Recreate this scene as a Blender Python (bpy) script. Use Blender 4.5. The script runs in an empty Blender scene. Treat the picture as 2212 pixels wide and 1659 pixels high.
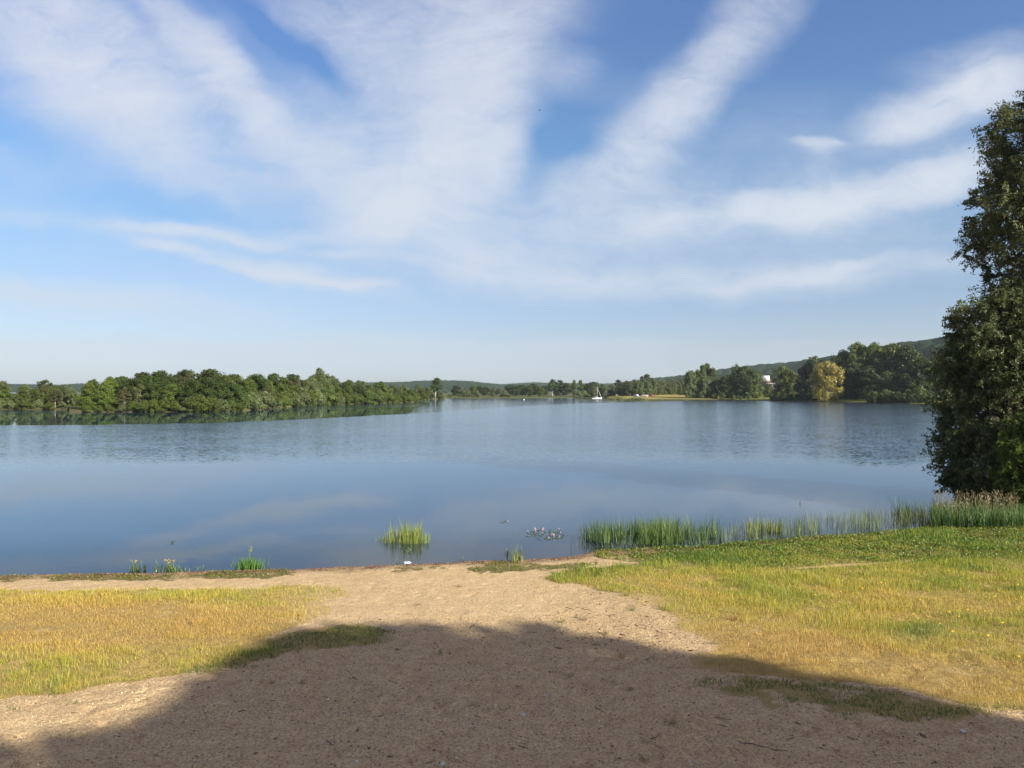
import bpy, math
import numpy as np
from mathutils import Vector

SC = bpy.context.scene
COL = SC.collection
R = math.radians

# ------------------------------------------------------------------ camera
CAMZ = 4.5
F = 1661.6            # focal length and picture measures in a 2212 x 1659 frame
HY = 847.0            # row of the horizon
PITCH = math.atan((HY - 829.5) / F)
cam_d = bpy.data.cameras.new("camera")
cam_d.sensor_width = 36.0
cam_d.lens = F / 2212 * 36.0
cam_d.clip_start = 0.1
cam_d.clip_end = 20000
cam = bpy.data.objects.new("camera", cam_d)
COL.objects.link(cam)
cam.location = (0, 0, CAMZ)
cam.rotation_euler = (R(90) + PITCH, 0, 0)
SC.camera = cam

# ------------------------------------------------------------------ light
SUN_AZ = R(131)       # clockwise from +Y (the view direction)
SUN_EL = R(25)
SUN = np.array([math.sin(SUN_AZ) * math.cos(SUN_EL), math.cos(SUN_AZ) * math.cos(SUN_EL), math.sin(SUN_EL)])
sun_d = bpy.data.lights.new("sun", 'SUN')
sun_d.energy = 5.0
sun_d.angle = R(0.5)
sun_d.color = (1.0, 0.97, 0.86)
sun = bpy.data.objects.new("sun", sun_d)
COL.objects.link(sun)
sun.rotation_euler = Vector(SUN).to_track_quat('Z', 'Y').to_euler()
sun.location = (60, -30, 40)

SC.view_settings.view_transform = 'Standard'
SC.view_settings.look = 'None'
SC.view_settings.exposure = 0.80
SC.view_settings.gamma = 1
SC.view_settings.use_curve_mapping = False


class G:
    """small node graph builder"""
    def __init__(self, tree):
        self.t = tree
        tree.nodes.clear()
    def n(self, typ, _in=None, **kw):
        nd = self.t.nodes.new(typ)
        for k, v in kw.items():
            setattr(nd, k, v)
        for k, v in (_in or {}).items():
            s = nd.inputs[k]
            if isinstance(v, bpy.types.NodeSocket):
                self.t.links.new(v, s)
            else:
                s.default_value = v
        return nd
    def m(self, op, a, b=0.0, c=0.0, clamp=False):
        return self.n('ShaderNodeMath', {0: a, 1: b, 2: c}, operation=op, use_clamp=clamp).outputs[0]
    def v(self, op, a, b=(0, 0, 0), s=1.0):
        nd = self.n('ShaderNodeVectorMath', {0: a, 1: b}, operation=op)
        nd.inputs[3].default_value = s
        return nd.outputs[0]
    def noise(self, vec, scale, detail=3.0, rough=0.5, out=0, dist=0.0):
        return self.n('ShaderNodeTexNoise', {'Vector': vec, 'Scale': scale, 'Detail': detail, 'Roughness': rough, 'Distortion': dist}).outputs[out]
    def rng(self, x, a, b, c=0.0, d=1.0, interp='LINEAR'):
        return self.n('ShaderNodeMapRange', {0: x, 1: a, 2: b, 3: c, 4: d}, interpolation_type=interp).outputs[0]
    def mix(self, f, a, b, blend='MIX'):
        nd = self.n('ShaderNodeMix', data_type='RGBA', blend_type=blend)
        for i, v in ((0, f), (6, a), (7, b)):
            if isinstance(v, bpy.types.NodeSocket):
                self.t.links.new(v, nd.inputs[i])
            else:
                nd.inputs[i].default_value = v if i == 0 else (*v[:3], 1.0)
        return nd.outputs[2]
    def link(self, a, b):
        self.t.links.new(a, b)


# ------------------------------------------------------------------ sky with thin high cloud
world = bpy.data.worlds.new("World")
SC.world = world
world.use_nodes = True
g = G(world.node_tree)
sky = g.n('ShaderNodeTexSky', sky_type='NISHITA')
sky.sun_disc = False
sky.sun_elevation = SUN_EL
sky.sun_rotation = SUN_AZ
sky.altitude = 100
sky.air_density = 1.0
sky.dust_density = 0.6
sky.ozone_density = 2.0
dirn = g.n('ShaderNodeTexCoord').outputs['Generated']
sep = g.n('ShaderNodeSeparateXYZ', {0: dirn})
ay = g.m('MAXIMUM', g.m('ABSOLUTE', sep.outputs[1]), 0.08)
U = g.m('MULTIPLY_ADD', g.m('DIVIDE', sep.outputs[0], ay), 1.6616, 1.106)
V = g.m('MULTIPLY_ADD', g.m('DIVIDE', sep.outputs[2], ay), -1.6616, 0.847)
P0 = g.n('ShaderNodeCombineXYZ', {0: U, 1: V, 2: 0.0}).outputs[0]
w1 = g.v('SUBTRACT', g.noise(P0, 2.2, 3, 0.55, out=1), (.5, .5, .5))
w2 = g.v('SUBTRACT', g.noise(P0, 9.0, 3, 0.6, out=1), (.5, .5, .5))
def scaled(vec, s):
    nd = g.n('ShaderNodeVectorMath', {0: vec}, operation='SCALE')
    nd.inputs['Scale'].default_value = s
    return nd.outputs[0]
P = g.v('ADD', g.v('ADD', P0, scaled(w1, 0.11)), scaled(w2, 0.035))

# (cx, cy, rx, ry, angle in degrees, amount)   angle: positive turns the long axis down to the right
BLOBS = [
    (.18, .16, .52, .20, 38, .62), (.44, .11, .28, .065, 48, .75), (.33, .28, .40, .10, 32, .60),
    (.10, .09, .40, .20, 30, .40), (.62, .33, .40, .10, 42, .72),
    (.92, .12, .34, .22, 62, .50), (.80, .22, .42, .16, 55, .42), (.78, .38, .40, .11, 38, .55),
    (1.00, .30, .18, .24, 10, .78), (.92, .40, .26, .12, -20, .80), (.86, .47, .10, .07, 0, .60),
    (1.10, .02, .22, .16, -30, .50), (1.04, .15, .16, .20, 10, .45),
    (1.24, .17, .16, .07, 10, .38),
    (1.60, .08, .34, .085, -50, .66), (1.44, .26, .26, .095, -50, .66), (1.32, .34, .24, .08, -35, .50),
    (1.30, .44, .34, .10, -10, .38), (1.46, .47, .22, .055, -4, .60), (1.15, .58, .32, .07, 8, .48),
    (1.55, .60, .60, .045, -2, .52), (1.76, .58, .22, .022, -10, .50),
    (2.06, .22, .27, .075, -16, .55), (2.14, .16, .24, .07, 4, .60), (2.20, .10, .22, .05, 0, .35),
    (1.77, .308, .085, .020, -4, .40), (1.78, .34, .05, .05, 0, .18),
    (1.73, .435, .25, .075, -4, .55), (1.93, .40, .26, .06, -12, .65), (2.06, .36, .16, .07, -8, .75),
    (.44, .495, .30, .030, 4, .72), (.36, .53, .10, .020, 12, .55), (.62, .585, .34, .030, 13, .78),
    (.78, .615, .14, .014, 6, .45), (.16, .648, .52, .050, 4, .62), (.05, .46, .16, .03, 4, .25),
    (2.05, .56, .22, .03, 0, .35), (.75, .55, .16, .014, 4, .30), (.97, .585, .16, .016, 8, .40),
    (1.0, .745, 1.1, .022, 0, .30), (.5, .76, .8, .03, 0, .22), (.06, .36, .20, .05, 10, .25),
    (1.2, .80, 1.6, .05, 0, .40), (1.30, .52, 1.1, .13, 0, .30), (.5, .60, 1.0, .13, 0, .16), (.15, .05, .5, .2, 20, .35), (.15, .42, .55, .14, 5, .22), (1.75, .40, .6, .22, 0, .22), (1.05, .52, .5, .10, 0, .2), (.9, .02, .5, .10, 0, .25),
]
HOLES = [
    (.62, .095, .19, .045, 38, 1.1), (.545, .03, .17, .04, 46, .8), (.71, .13, .05, .10, -35, .7), (.28, .02, .10, .03, 50, .4),
    (1.22, .315, .12, .055, 10, 1.25), (1.19, .30, .07, .05, 40, .6), (1.36, .10, .28, .075, -58, 1.0), (.30, .43, .42, .065, 14, .8),
    (.55, .345, .12, .018, 4, .3), (.06, .30, .20, .05, 20, .5),
]
def blob_sum(blobs, p):
    tot = None
    for cx, cy, rx, ry, ang, amt in blobs:
        mp = g.n('ShaderNodeMapping', {'Vector': p, 'Location': (cx, cy, 0), 'Rotation': (0, 0, R(ang)), 'Scale': (rx * 1.12, ry * 1.22, 1)}, vector_type='TEXTURE')
        gr = g.n('ShaderNodeTexGradient', {0: mp.outputs[0]}, gradient_type='SPHERICAL').outputs[1]
        s = g.rng(gr, 0.0, 0.95, 0.0, amt, 'SMOOTHSTEP')
        tot = s if tot is None else g.m('ADD', tot, s)
    return tot
cl = g.m("MULTIPLY", blob_sum(BLOBS, P), g.m("SUBTRACT", 1.0, g.m("MULTIPLY", blob_sum(HOLES, P), .95, clamp=True)))
CRISP = [(2.03, .225, .22, .055, -14, .9), (2.16, .175, .16, .06, -4, .8), (1.95, .27, .10, .025, -8, .5), (1.76, .303, .08, .011, -3, .55), (1.80, .296, .04, .008, 8, .4), (1.70, .445, .15, .05, 4, 1.3), (1.62, .44, .05, .04, 0, .6), (2.06, .20, .10, .05, -10, .5), (1.82, .425, .17, .045, -14, .8),
         (2.03, .37, .12, .05, -10, .7), (1.97, .415, .16, .03, -8, .5), (1.45, .475, .12, .03, -10, .45), (.40, .493, .20, .016, 5, .75), (.54, .513, .12, .013, 8, .5), (.37, .527, .09, .014, 12, .6),
         (.52, .575, .16, .014, 9, .6), (.68, .603, .15, .013, 14, .65), (.79, .620, .09, .008, 4, .5), (1.03, .585, .13, .010, 9, .45), (1.66, .605, .28, .014, -3, .4), (1.80, .575, .09, .014, -14, .5), (.14, .645, .28, .028, 5, .45),
         (1.08, .36, .07, .07, 0, .5), (.88, .45, .10, .045, 0, .45), (.48, .13, .05, .10, -14, .45), (.60, .265, .09, .05, 30, .35)]
cr_ = blob_sum(CRISP, P)
# fibres: long streaks, fanning like cirrus drawn by the wind
fm = g.n('ShaderNodeMapping', {'Vector': g.v('ADD', P0, scaled(w1, .35)), 'Rotation': (0, 0, R(-40)), 'Scale': (1.6, 6.0, 1)})
fib = g.noise(fm.outputs[0], 1.7, 6, 0.58)
fm2 = g.n('ShaderNodeMapping', {'Vector': g.v('ADD', P0, scaled(w1, .30)), 'Rotation': (0, 0, R(52)), 'Scale': (2.2, 9.0, 1)})
fib2 = g.noise(fm2.outputs[0], 2.1, 6, 0.62)
fm3 = g.n('ShaderNodeMapping', {'Vector': g.v('ADD', P, scaled(w2, .10)), 'Rotation': (0, 0, R(-32)), 'Scale': (9.0, 34.0, 1)})
fib3 = g.noise(fm3.outputs[0], 1.3, 5, 0.6)
soft = g.noise(g.v('ADD', P0, scaled(w1, .2)), 3.0, 5, 0.5)
tex = g.m('ADD', g.rng(g.mix(g.rng(U, .75, 1.15, 0, 1), fib, fib2), .3, .7, .62, 1.22), g.m('ADD', g.m('ADD', g.rng(soft, .3, .7, -.20, .20), g.rng(g.noise(g.v('ADD', P0, scaled(w2, .3)), 11.0, 4, .65), .3, .7, -.13, .13)), g.rng(fib3, .3, .7, -.15, .15)))
cl = g.m('MULTIPLY', cl, tex)
cn = g.noise(g.n('ShaderNodeMapping', {'Vector': g.v('ADD', P0, scaled(w2, .12)), 'Rotation': (0, 0, R(8)), 'Scale': (4, 11, 1)}).outputs[0], 1.6, 5, .6)
cl = g.m('ADD', cl, g.m('MULTIPLY', cr_, g.rng(cn, .3, .68, .35, 1.3)))
cl = g.m('SUBTRACT', 1.0, g.m('POWER', 2.718, g.m('MULTIPLY', g.m('MAXIMUM', cl, 0.0), -1.25)))
cl = g.m('MULTIPLY', cl, 1.02, clamp=True)
# fade overhead and behind; mild unseen veil overhead, added to warm the shaded light
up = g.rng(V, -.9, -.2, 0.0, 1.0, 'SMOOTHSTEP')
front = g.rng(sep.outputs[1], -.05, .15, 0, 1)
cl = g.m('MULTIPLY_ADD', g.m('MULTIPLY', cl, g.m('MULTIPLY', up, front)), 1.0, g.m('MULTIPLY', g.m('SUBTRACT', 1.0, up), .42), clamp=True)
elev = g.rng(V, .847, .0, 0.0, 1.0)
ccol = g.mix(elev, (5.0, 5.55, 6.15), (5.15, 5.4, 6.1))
ramp = g.n('ShaderNodeValToRGB', {0: elev})
stops = [(0.0, (.69, .80, 1.13)), (.12, (.80, .80, .97)), (.30, (.73, .79, .94)), (.45, (.66, .84, 1.0)), (.65, (.67, .90, 1.09)), (1.0, (.65, .86, 1.16))]
els = ramp.color_ramp.elements
while len(els) < len(stops):
    els.new(0.5)
for e, (p_, c_) in zip(els, stops):
    e.position = p_
for e, (p_, c_) in zip(els, stops):
    e.color = (c_[0] / 1.5, c_[1] / 1.5, c_[2] / 1.5, 1)
tint = g.v('MULTIPLY', ramp.outputs[0], (1.5, 1.5, 1.5))
ccol = g.mix(up, (3.3, 2.1, 1.5), ccol)  # warm tint of the unseen overhead veil, set to redden the shade's light
skyc = g.mix(1.0, sky.outputs[0], tint, 'MULTIPLY')
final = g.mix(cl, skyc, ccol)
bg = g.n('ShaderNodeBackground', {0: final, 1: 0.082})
out = g.n('ShaderNodeOutputWorld', {0: bg.outputs[0]})
world.cycles.sampling_method = 'MANUAL'
world.cycles.sample_map_resolution = 512
SC.cycles.use_denoising = True

# ------------------------------------------------------------------ helpers
rs = np.random.RandomState(7)

def ray(X, Y):
    """world direction for a place in the 2212 x 1659 picture frame"""
    a = (np.asarray(X, float) - 1106.0) / F
    b = (829.5 - np.asarray(Y, float)) / F
    cp, sp = math.cos(PITCH), math.sin(PITCH)
    return a, cp - b * sp, sp + b * cp

def to_pic(x, y, z):
    cp, sp = math.cos(PITCH), math.sin(PITCH)
    dz = z - CAMZ
    d = y * cp + dz * sp
    d = np.maximum(d, 1e-3)
    up = -y * sp + dz * cp
    return 1106.0 + F * x / d, 829.5 - F * up / d

def noise2(x, y, scale, seed=0, octaves=3):
    """value noise on arrays, about -1..1"""
    out = 0.0
    amp = 1.0
    tot = 0.0
    x = np.asarray(x, float) * scale
    y = np.asarray(y, float) * scale
    for o in range(octaves):
        xi = np.floor(x); yi = np.floor(y)
        fx = x - xi; fy = y - yi
        fx = fx * fx * (3 - 2 * fx); fy = fy * fy * (3 - 2 * fy)
        def h(i, j):
            n = (i.astype(np.int64) * 374761393 + j.astype(np.int64) * 668265263 + (seed + o * 17) * 974711) & 0xFFFFFFFF
            n = ((n ^ (n >> 13)) * 1274126177) & 0xFFFFFFFF
            return ((n ^ (n >> 16)) & 0xFFFF) / 32767.5 - 1.0
        v = (h(xi, yi) * (1 - fx) + h(xi + 1, yi) * fx) * (1 - fy) + (h(xi, yi + 1) * (1 - fx) + h(xi + 1, yi + 1) * fx) * fy
        out = out + v * amp
        tot += amp
        amp *= 0.5
        x = x * 2.03 + 11.3; y = y * 2.03 + 5.7
    return out / tot

def smooth(x, a, b):
    t = np.clip((x - a) / (b - a), 0, 1)
    return t * t * (3 - 2 * t)

# near shoreline: where the water meets the sand, as world points (x, y)
SHORE_PIC = [(-900, 1262), (-300, 1248), (0, 1243), (300, 1240), (600, 1231), (870, 1221), (1100, 1211), (1240, 1204), (1272, 1197),
             (1300, 1190), (1400, 1187), (1500, 1184), (1600, 1174), (1750, 1162), (1900, 1152), (1995, 1143), (2022, 1110),
             (2110, 1078), (2300, 1062), (3000, 1040)]
_sx, _sy = [], []
for X_, Y_ in SHORE_PIC:
    a_, b_, c_ = ray(X_, Y_)
    t_ = -CAMZ / c_
    _sx.append(a_ * t_); _sy.append(b_ * t_)
SHX = np.array([-4500.0, -200] + _sx + [300, 4500.0])
SHY = np.array([_sy[0] - 2, _sy[0] - .5] + _sy + [60.0, 80.0])

def shore_y(x):
    return np.interp(x, SHX, SHY) + 0.12 * noise2(x, x * 0, 1.3, 3, 3) * (np.abs(x) < 60)

def land_h(x, y, detail=True):
    """height of the near bank (and of the lake bed beyond it)"""
    x = np.asarray(x, float); y = np.asarray(y, float)
    d = shore_y(x) - y
    up = np.minimum(0.055 * smooth(d, 0.0, 0.35) + 0.046 * np.maximum(d, 0), 1.6)
    dn = -np.minimum(0.055 * np.maximum(-d, 0) + .05 * np.maximum(-d - 2.5, 0), 2.4)
    z = np.where(d > 0, up, dn)
    if detail:
        far = 1 - smooth(np.hypot(x, y - 15), 22, 40)
        z = z + far * smooth(d, 0.1, 1.2) * (1 - .62 * smooth(y, 11.5, 13.5)) * (0.034 * noise2(x, y, 0.45, 5, 3) + 0.022 * noise2(x, y, 2.6, 9, 2) - 0.024 * np.maximum(noise2(x, y, 4.5, 21, 2) - .15, 0) * 2.0)
    return z

def at(X, Y):
    """world point on the near bank seen at (X, Y)"""
    a, b, c = ray(X, Y)
    z = np.zeros_like(a)
    for _ in range(12):
        t = (CAMZ - z) / -c
        z = np.maximum(land_h(a * t, b * t, False), 0)
    t = (CAMZ - z) / -c
    return a * t, b * t, z

def far_at(X, D, Y=None):
    """world x (and z for row Y) at forward distance D"""
    x = (X - 1106.0) / F * D
    if Y is None:
        return x, D
    return x, D, CAMZ + (HY - Y) / F * D

def in_poly(px, py, poly):
    px = np.asarray(px, float); py = np.asarray(py, float)
    c = np.zeros(px.shape, bool)
    n = len(poly)
    for i in range(n):
        x1, y1 = poly[i]; x2, y2 = poly[(i + 1) % n]
        if y1 == y2:
            continue
        m = ((y1 > py) != (y2 > py)) & (px < (x2 - x1) * (py - y1) / (y2 - y1) + x1)
        c ^= m
    return c

def tag(o, label=None, cat=None, group=None, kind=None):
    if label: o['label'] = label
    if cat: o['category'] = cat
    if group: o['group'] = group
    if kind: o['kind'] = kind
    return o

def new_mesh(name, v, faces, mats=(), smooth_=False, attr=None, matidx=None):
    """v: (N,3); faces: list of int arrays, each (M,k)"""
    me = bpy.data.meshes.new(name)
    v = np.ascontiguousarray(v, dtype=np.float32)
    me.vertices.add(len(v))
    me.vertices.foreach_set('co', v.ravel())
    faces = [np.asarray(f, dtype=np.int32) for f in faces if len(f)]
    nl = sum(f.size for f in faces)
    npoly = sum(len(f) for f in faces)
    me.loops.add(nl)
    me.polygons.add(npoly)
    me.loops.foreach_set('vertex_index', np.concatenate([f.ravel() for f in faces]))
    tot = np.concatenate([np.full(len(f), f.shape[1], np.int32) for f in faces])
    st = np.concatenate([[0], np.cumsum(tot)[:-1]]).astype(np.int32)
    me.polygons.foreach_set('loop_start', st)
    me.polygons.foreach_set('loop_total', tot)
    if smooth_:
        me.polygons.foreach_set('use_smooth', np.ones(npoly, bool))
    if matidx is not None:
        me.polygons.foreach_set('material_index', np.asarray(matidx, np.int32))
    for k, a in (attr or {}).items():
        a = np.asarray(a, np.float32)
        if a.ndim == 1:
            at_ = me.attributes.new(k, 'FLOAT', 'POINT')
            at_.data.foreach_set('value', a)
        else:
            at_ = me.attributes.new(k, 'FLOAT_COLOR', 'POINT')
            at_.data.foreach_set('color', np.concatenate([a, np.ones((len(a), 1), np.float32)], 1).ravel())
    for m in mats:
        me.materials.append(m)
    me.update(calc_edges=True)
    me.validate()
    return me

def obj(name, me, parent=None, loc=None, rz=None):
    o = bpy.data.objects.new(name, me)
    COL.objects.link(o)
    if parent is not None: o.parent = parent
    if loc is not None: o.location = loc
    if rz is not None: o.rotation_euler = (0, 0, rz)
    return o

def grid_faces(nx, ny):
    i = np.arange(ny - 1)[:, None] * nx + np.arange(nx - 1)[None, :]
    i = i.ravel()
    return np.stack([i, i + 1, i + nx + 1, i + nx], 1)

class MB:
    """collects boxes, tubes and lofts into one mesh"""
    def __init__(self):
        self.v = []; self.f4 = []; self.f3 = []; self.n = 0
    def add(self, v, f4=(), f3=()):
        v = np.asarray(v, float)
        if len(f4): self.f4.append(np.asarray(f4) + self.n)
        if len(f3): self.f3.append(np.asarray(f3) + self.n)
        self.v.append(v); self.n += len(v)
    def box(self, c, s, rz=0.0, taper=1.0):
        x, y, z = s[0] / 2, s[1] / 2, s[2] / 2
        p = np.array([[-x, -y, -z], [x, -y, -z], [x, y, -z], [-x, y, -z], [-x * taper, -y * taper, z], [x * taper, -y * taper, z], [x * taper, y * taper, z], [-x * taper, y * taper, z]])
        cs, sn = math.cos(rz), math.sin(rz)
        q = p.copy(); q[:, 0] = p[:, 0] * cs - p[:, 1] * sn; q[:, 1] = p[:, 0] * sn + p[:, 1] * cs
        self.add(q + np.array(c), [[0, 3, 2, 1], [4, 5, 6, 7], [0, 1, 5, 4], [1, 2, 6, 5], [2, 3, 7, 6], [3, 0, 4, 7]])
    def tube(self, pts, rad, k=6):
        pts = np.asarray(pts, float); n = len(pts)
        rad = np.broadcast_to(rad, (n,))
        t = np.gradient(pts, axis=0) if n > 2 else np.repeat(pts[1:] - pts[:1], 2, 0)
        t = t / np.maximum(np.linalg.norm(t, axis=1, keepdims=True), 1e-9)
        ref = np.where(np.abs(t[:, 2:3]) > .9, np.array([[1., 0, 0]]), np.array([[0, 0, 1.]]))
        u = np.cross(t, ref); u /= np.linalg.norm(u, axis=1, keepdims=True)
        w = np.cross(t, u)
        an = np.arange(k) * 2 * math.pi / k
        ring = pts[:, None, :] + rad[:, None, None] * (np.cos(an)[None, :, None] * u[:, None, :] + np.sin(an)[None, :, None] * w[:, None, :])
        v = ring.reshape(-1, 3)
        i = np.arange(n - 1)[:, None] * k + np.arange(k)[None, :]
        j = np.arange(n - 1)[:, None] * k + (np.arange(k)[None, :] + 1) % k
        f = np.stack([i, j, j + k, i + k], -1).reshape(-1, 4)
        v = np.concatenate([v, pts[:1], pts[-1:]])
        a = np.arange(k); b = (a + 1) % k
        f3 = np.concatenate([np.stack([b, a, np.full(k, n * k)], 1), np.stack([a + (n - 1) * k, b + (n - 1) * k, np.full(k, n * k + 1)], 1)])
        self.add(v, f, f3)
    def loft(self, rings):
        """rings: (n, k, 3) closed cross-sections, capped"""
        r = np.asarray(rings, float); n, k = r.shape[:2]
        i = np.arange(n - 1)[:, None] * k + np.arange(k)[None, :]
        j = np.arange(n - 1)[:, None] * k + (np.arange(k)[None, :] + 1) % k
        f = np.stack([i, j, j + k, i + k], -1).reshape(-1, 4)
        v = np.concatenate([r.reshape(-1, 3), r[0].mean(0)[None], r[-1].mean(0)[None]])
        a = np.arange(k); b = (a + 1) % k
        f3 = np.concatenate([np.stack([b, a, np.full(k, n * k)], 1), np.stack([a + (n - 1) * k, b + (n - 1) * k, np.full(k, n * k + 1)], 1)])
        self.add(v, f, f3)
    def mesh(self, name, mat, smooth_=False, attr=None):
        fs = []
        if self.f4: fs.append(np.concatenate(self.f4))
        if self.f3: fs.append(np.concatenate(self.f3))
        return new_mesh(name, np.concatenate(self.v), fs, [mat] if mat else [], smooth_, attr)

def material(name):
    m = bpy.data.materials.new(name)
    m.use_nodes = True
    return m, G(m.node_tree)

def simple_mat(name, col, rough=0.6, var=0.12, scale=8.0, metallic=0.0, spec=0.5):
    m, g = material(name)
    co = g.n('ShaderNodeTexCoord').outputs['Object']
    nz = g.noise(co, scale, 4, .6)
    c = g.mix(g.rng(nz, .3, .7), tuple(x * (1 - var) for x in col), tuple(min(1, x * (1 + var)) for x in col))
    b = g.n('ShaderNodeBsdfPrincipled', {'Base Color': c, 'Roughness': rough, 'Metallic': metallic, 'Specular IOR Level': spec})
    g.n('ShaderNodeOutputMaterial', {0: b.outputs[0]})
    return m

def leaf_mat(name, base, dry=None, trans=0.30, hue=0.5, rough=0.5, gloss=0.02):
    """foliage: attribute 'tint' shifts single leaves; object random shifts whole plants"""
    m, g = material(name)
    t = g.n('ShaderNodeAttribute', attribute_name='tint').outputs['Fac']
    rnd = g.n('ShaderNodeObjectInfo').outputs['Random']
    dry = dry or (base[0] * 1.9, base[1] * 1.45, base[2] * 1.0)
    dark = (base[0] * .60, base[1] * .68, base[2] * .65)
    c = g.mix(t, dark, base)
    c = g.mix(g.rng(t, .55, 1.0, 0, hue), c, dry)
    v = g.rng(rnd, 0, 1, .78, 1.22)
    hs = g.n('ShaderNodeHueSaturation', {'Hue': g.rng(rnd, 0, 1, .492, .512), 'Saturation': 1.0, 'Value': v, 'Color': c})
    c = hs.outputs[0]
    d = g.n('ShaderNodeBsdfDiffuse', {0: c})
    tr = g.n('ShaderNodeBsdfTranslucent', {0: g.mix(1.0, c, (1.25, 1.2, .5), 'MULTIPLY')})
    gl = g.n('ShaderNodeBsdfGlossy', {0: (1, 1, 1, 1), 'Roughness': rough})
    mx = g.n('ShaderNodeMixShader', {0: trans, 1: d.outputs[0], 2: tr.outputs[0]})
    fr = g.n('ShaderNodeFresnel', {'IOR': 1.4})
    mx2 = g.n('ShaderNodeMixShader', {0: g.m('MULTIPLY', fr.outputs[0], gloss * 4), 1: mx.outputs[0], 2: gl.outputs[0]})
    g.n('ShaderNodeOutputMaterial', {0: mx2.outputs[0]})
    return m

ORD = ('first second third fourth fifth sixth seventh eighth ninth tenth eleventh twelfth thirteenth fourteenth fifteenth sixteenth '
       'seventeenth eighteenth nineteenth').split()
TENS = {20: 'twentieth', 30: 'thirtieth', 40: 'fortieth', 50: 'fiftieth', 60: 'sixtieth'}
TEN = {20: 'twenty', 30: 'thirty', 40: 'forty', 50: 'fifty', 60: 'sixty'}
def ordinal(i):
    if i <= 19: return ORD[i - 1]
    t = i // 10 * 10
    return TENS[t] if i == t else TEN[t] + '-' + ORD[i - t - 1]

# ------------------------------------------------------------------ plant cover on the near bank, by region
LEFT_MEADOW = [(-700, 1270), (0, 1273), (200, 1277), (420, 1273), (560, 1272), (640, 1262), (745, 1270), (770, 1285), (700, 1300), (735, 1330), (650, 1352), (590, 1378),
               (640, 1398), (560, 1412), (480, 1430), (380, 1448), (280, 1466), (180, 1490), (90, 1503), (-60, 1518), (-700, 1570)]
LEFT_STRIP = [(560, 1400), (620, 1372), (700, 1360), (800, 1352), (862, 1368), (835, 1388), (720, 1398), (640, 1404), (600, 1416), (500, 1436), (430, 1452), (420, 1440)]
RIGHT_MEADOW = [(1178, 1250), (1240, 1228), (1320, 1228), (1420, 1205), (1600, 1190), (1800, 1170), (2020, 1140), (2120, 1095), (2500, 1066), (3400, 1046), (3400, 1640), (2700, 1580), (2212, 1530),
                (2100, 1520), (1960, 1490), (1850, 1480), (1700, 1470), (1640, 1462), (1560, 1460), (1500, 1440), (1540, 1405), (1500, 1370), (1460, 1335), (1400, 1305), (1340, 1290), (1300, 1272)]
LOWER_PATCH = [(1480, 1478), (1560, 1460), (1640, 1468), (1760, 1478), (1900, 1492), (2060, 1520), (2212, 1525), (2120, 1545), (1990, 1560), (1850, 1542), (1760, 1520), (1690, 1530), (1650, 1510), (1560, 1492)]
LEAFY = [(1290, 1186), (1500, 1178), (1600, 1170), (1800, 1155), (2000, 1138), (2030, 1120), (2120, 1090), (2500, 1062), (3200, 1045), (3200, 1190), (2212, 1200), (1900, 1222), (1700, 1228),
         (1500, 1222), (1330, 1212), (1270, 1204)]
RIBBONS = [
    [(-20, 1244), (60, 1244), (80, 1252), (20, 1256), (-20, 1256)], [(95, 1246), (190, 1242), (330, 1243), (310, 1252), (200, 1254), (110, 1252)],
    [(240, 1246), (420, 1242), (470, 1246), (380, 1253), (250, 1254)], [(400, 1243), (520, 1232), (580, 1228), (640, 1240), (560, 1251), (440, 1250)],
    [(1010, 1228), (1080, 1215), (1160, 1218), (1250, 1220), (1300, 1212), (1290, 1222), (1160, 1232), (1080, 1236), (1020, 1240)],
    [(1015, 1220), (1060, 1212), (1110, 1213), (1080, 1222)], [(865, 1230), (905, 1226), (900, 1234), (868, 1235)], [(930, 1226), (960, 1224), (955, 1230)],
    [(1190, 1238), (1260, 1230), (1330, 1225), (1340, 1240), (1260, 1250), (1200, 1248)],
]
SAND_TRAIL = [(1700, 1228), (1780, 1222), (1850, 1217), (1960, 1210), (1990, 1207), (1960, 1215), (1860, 1222), (1790, 1228)]

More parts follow.
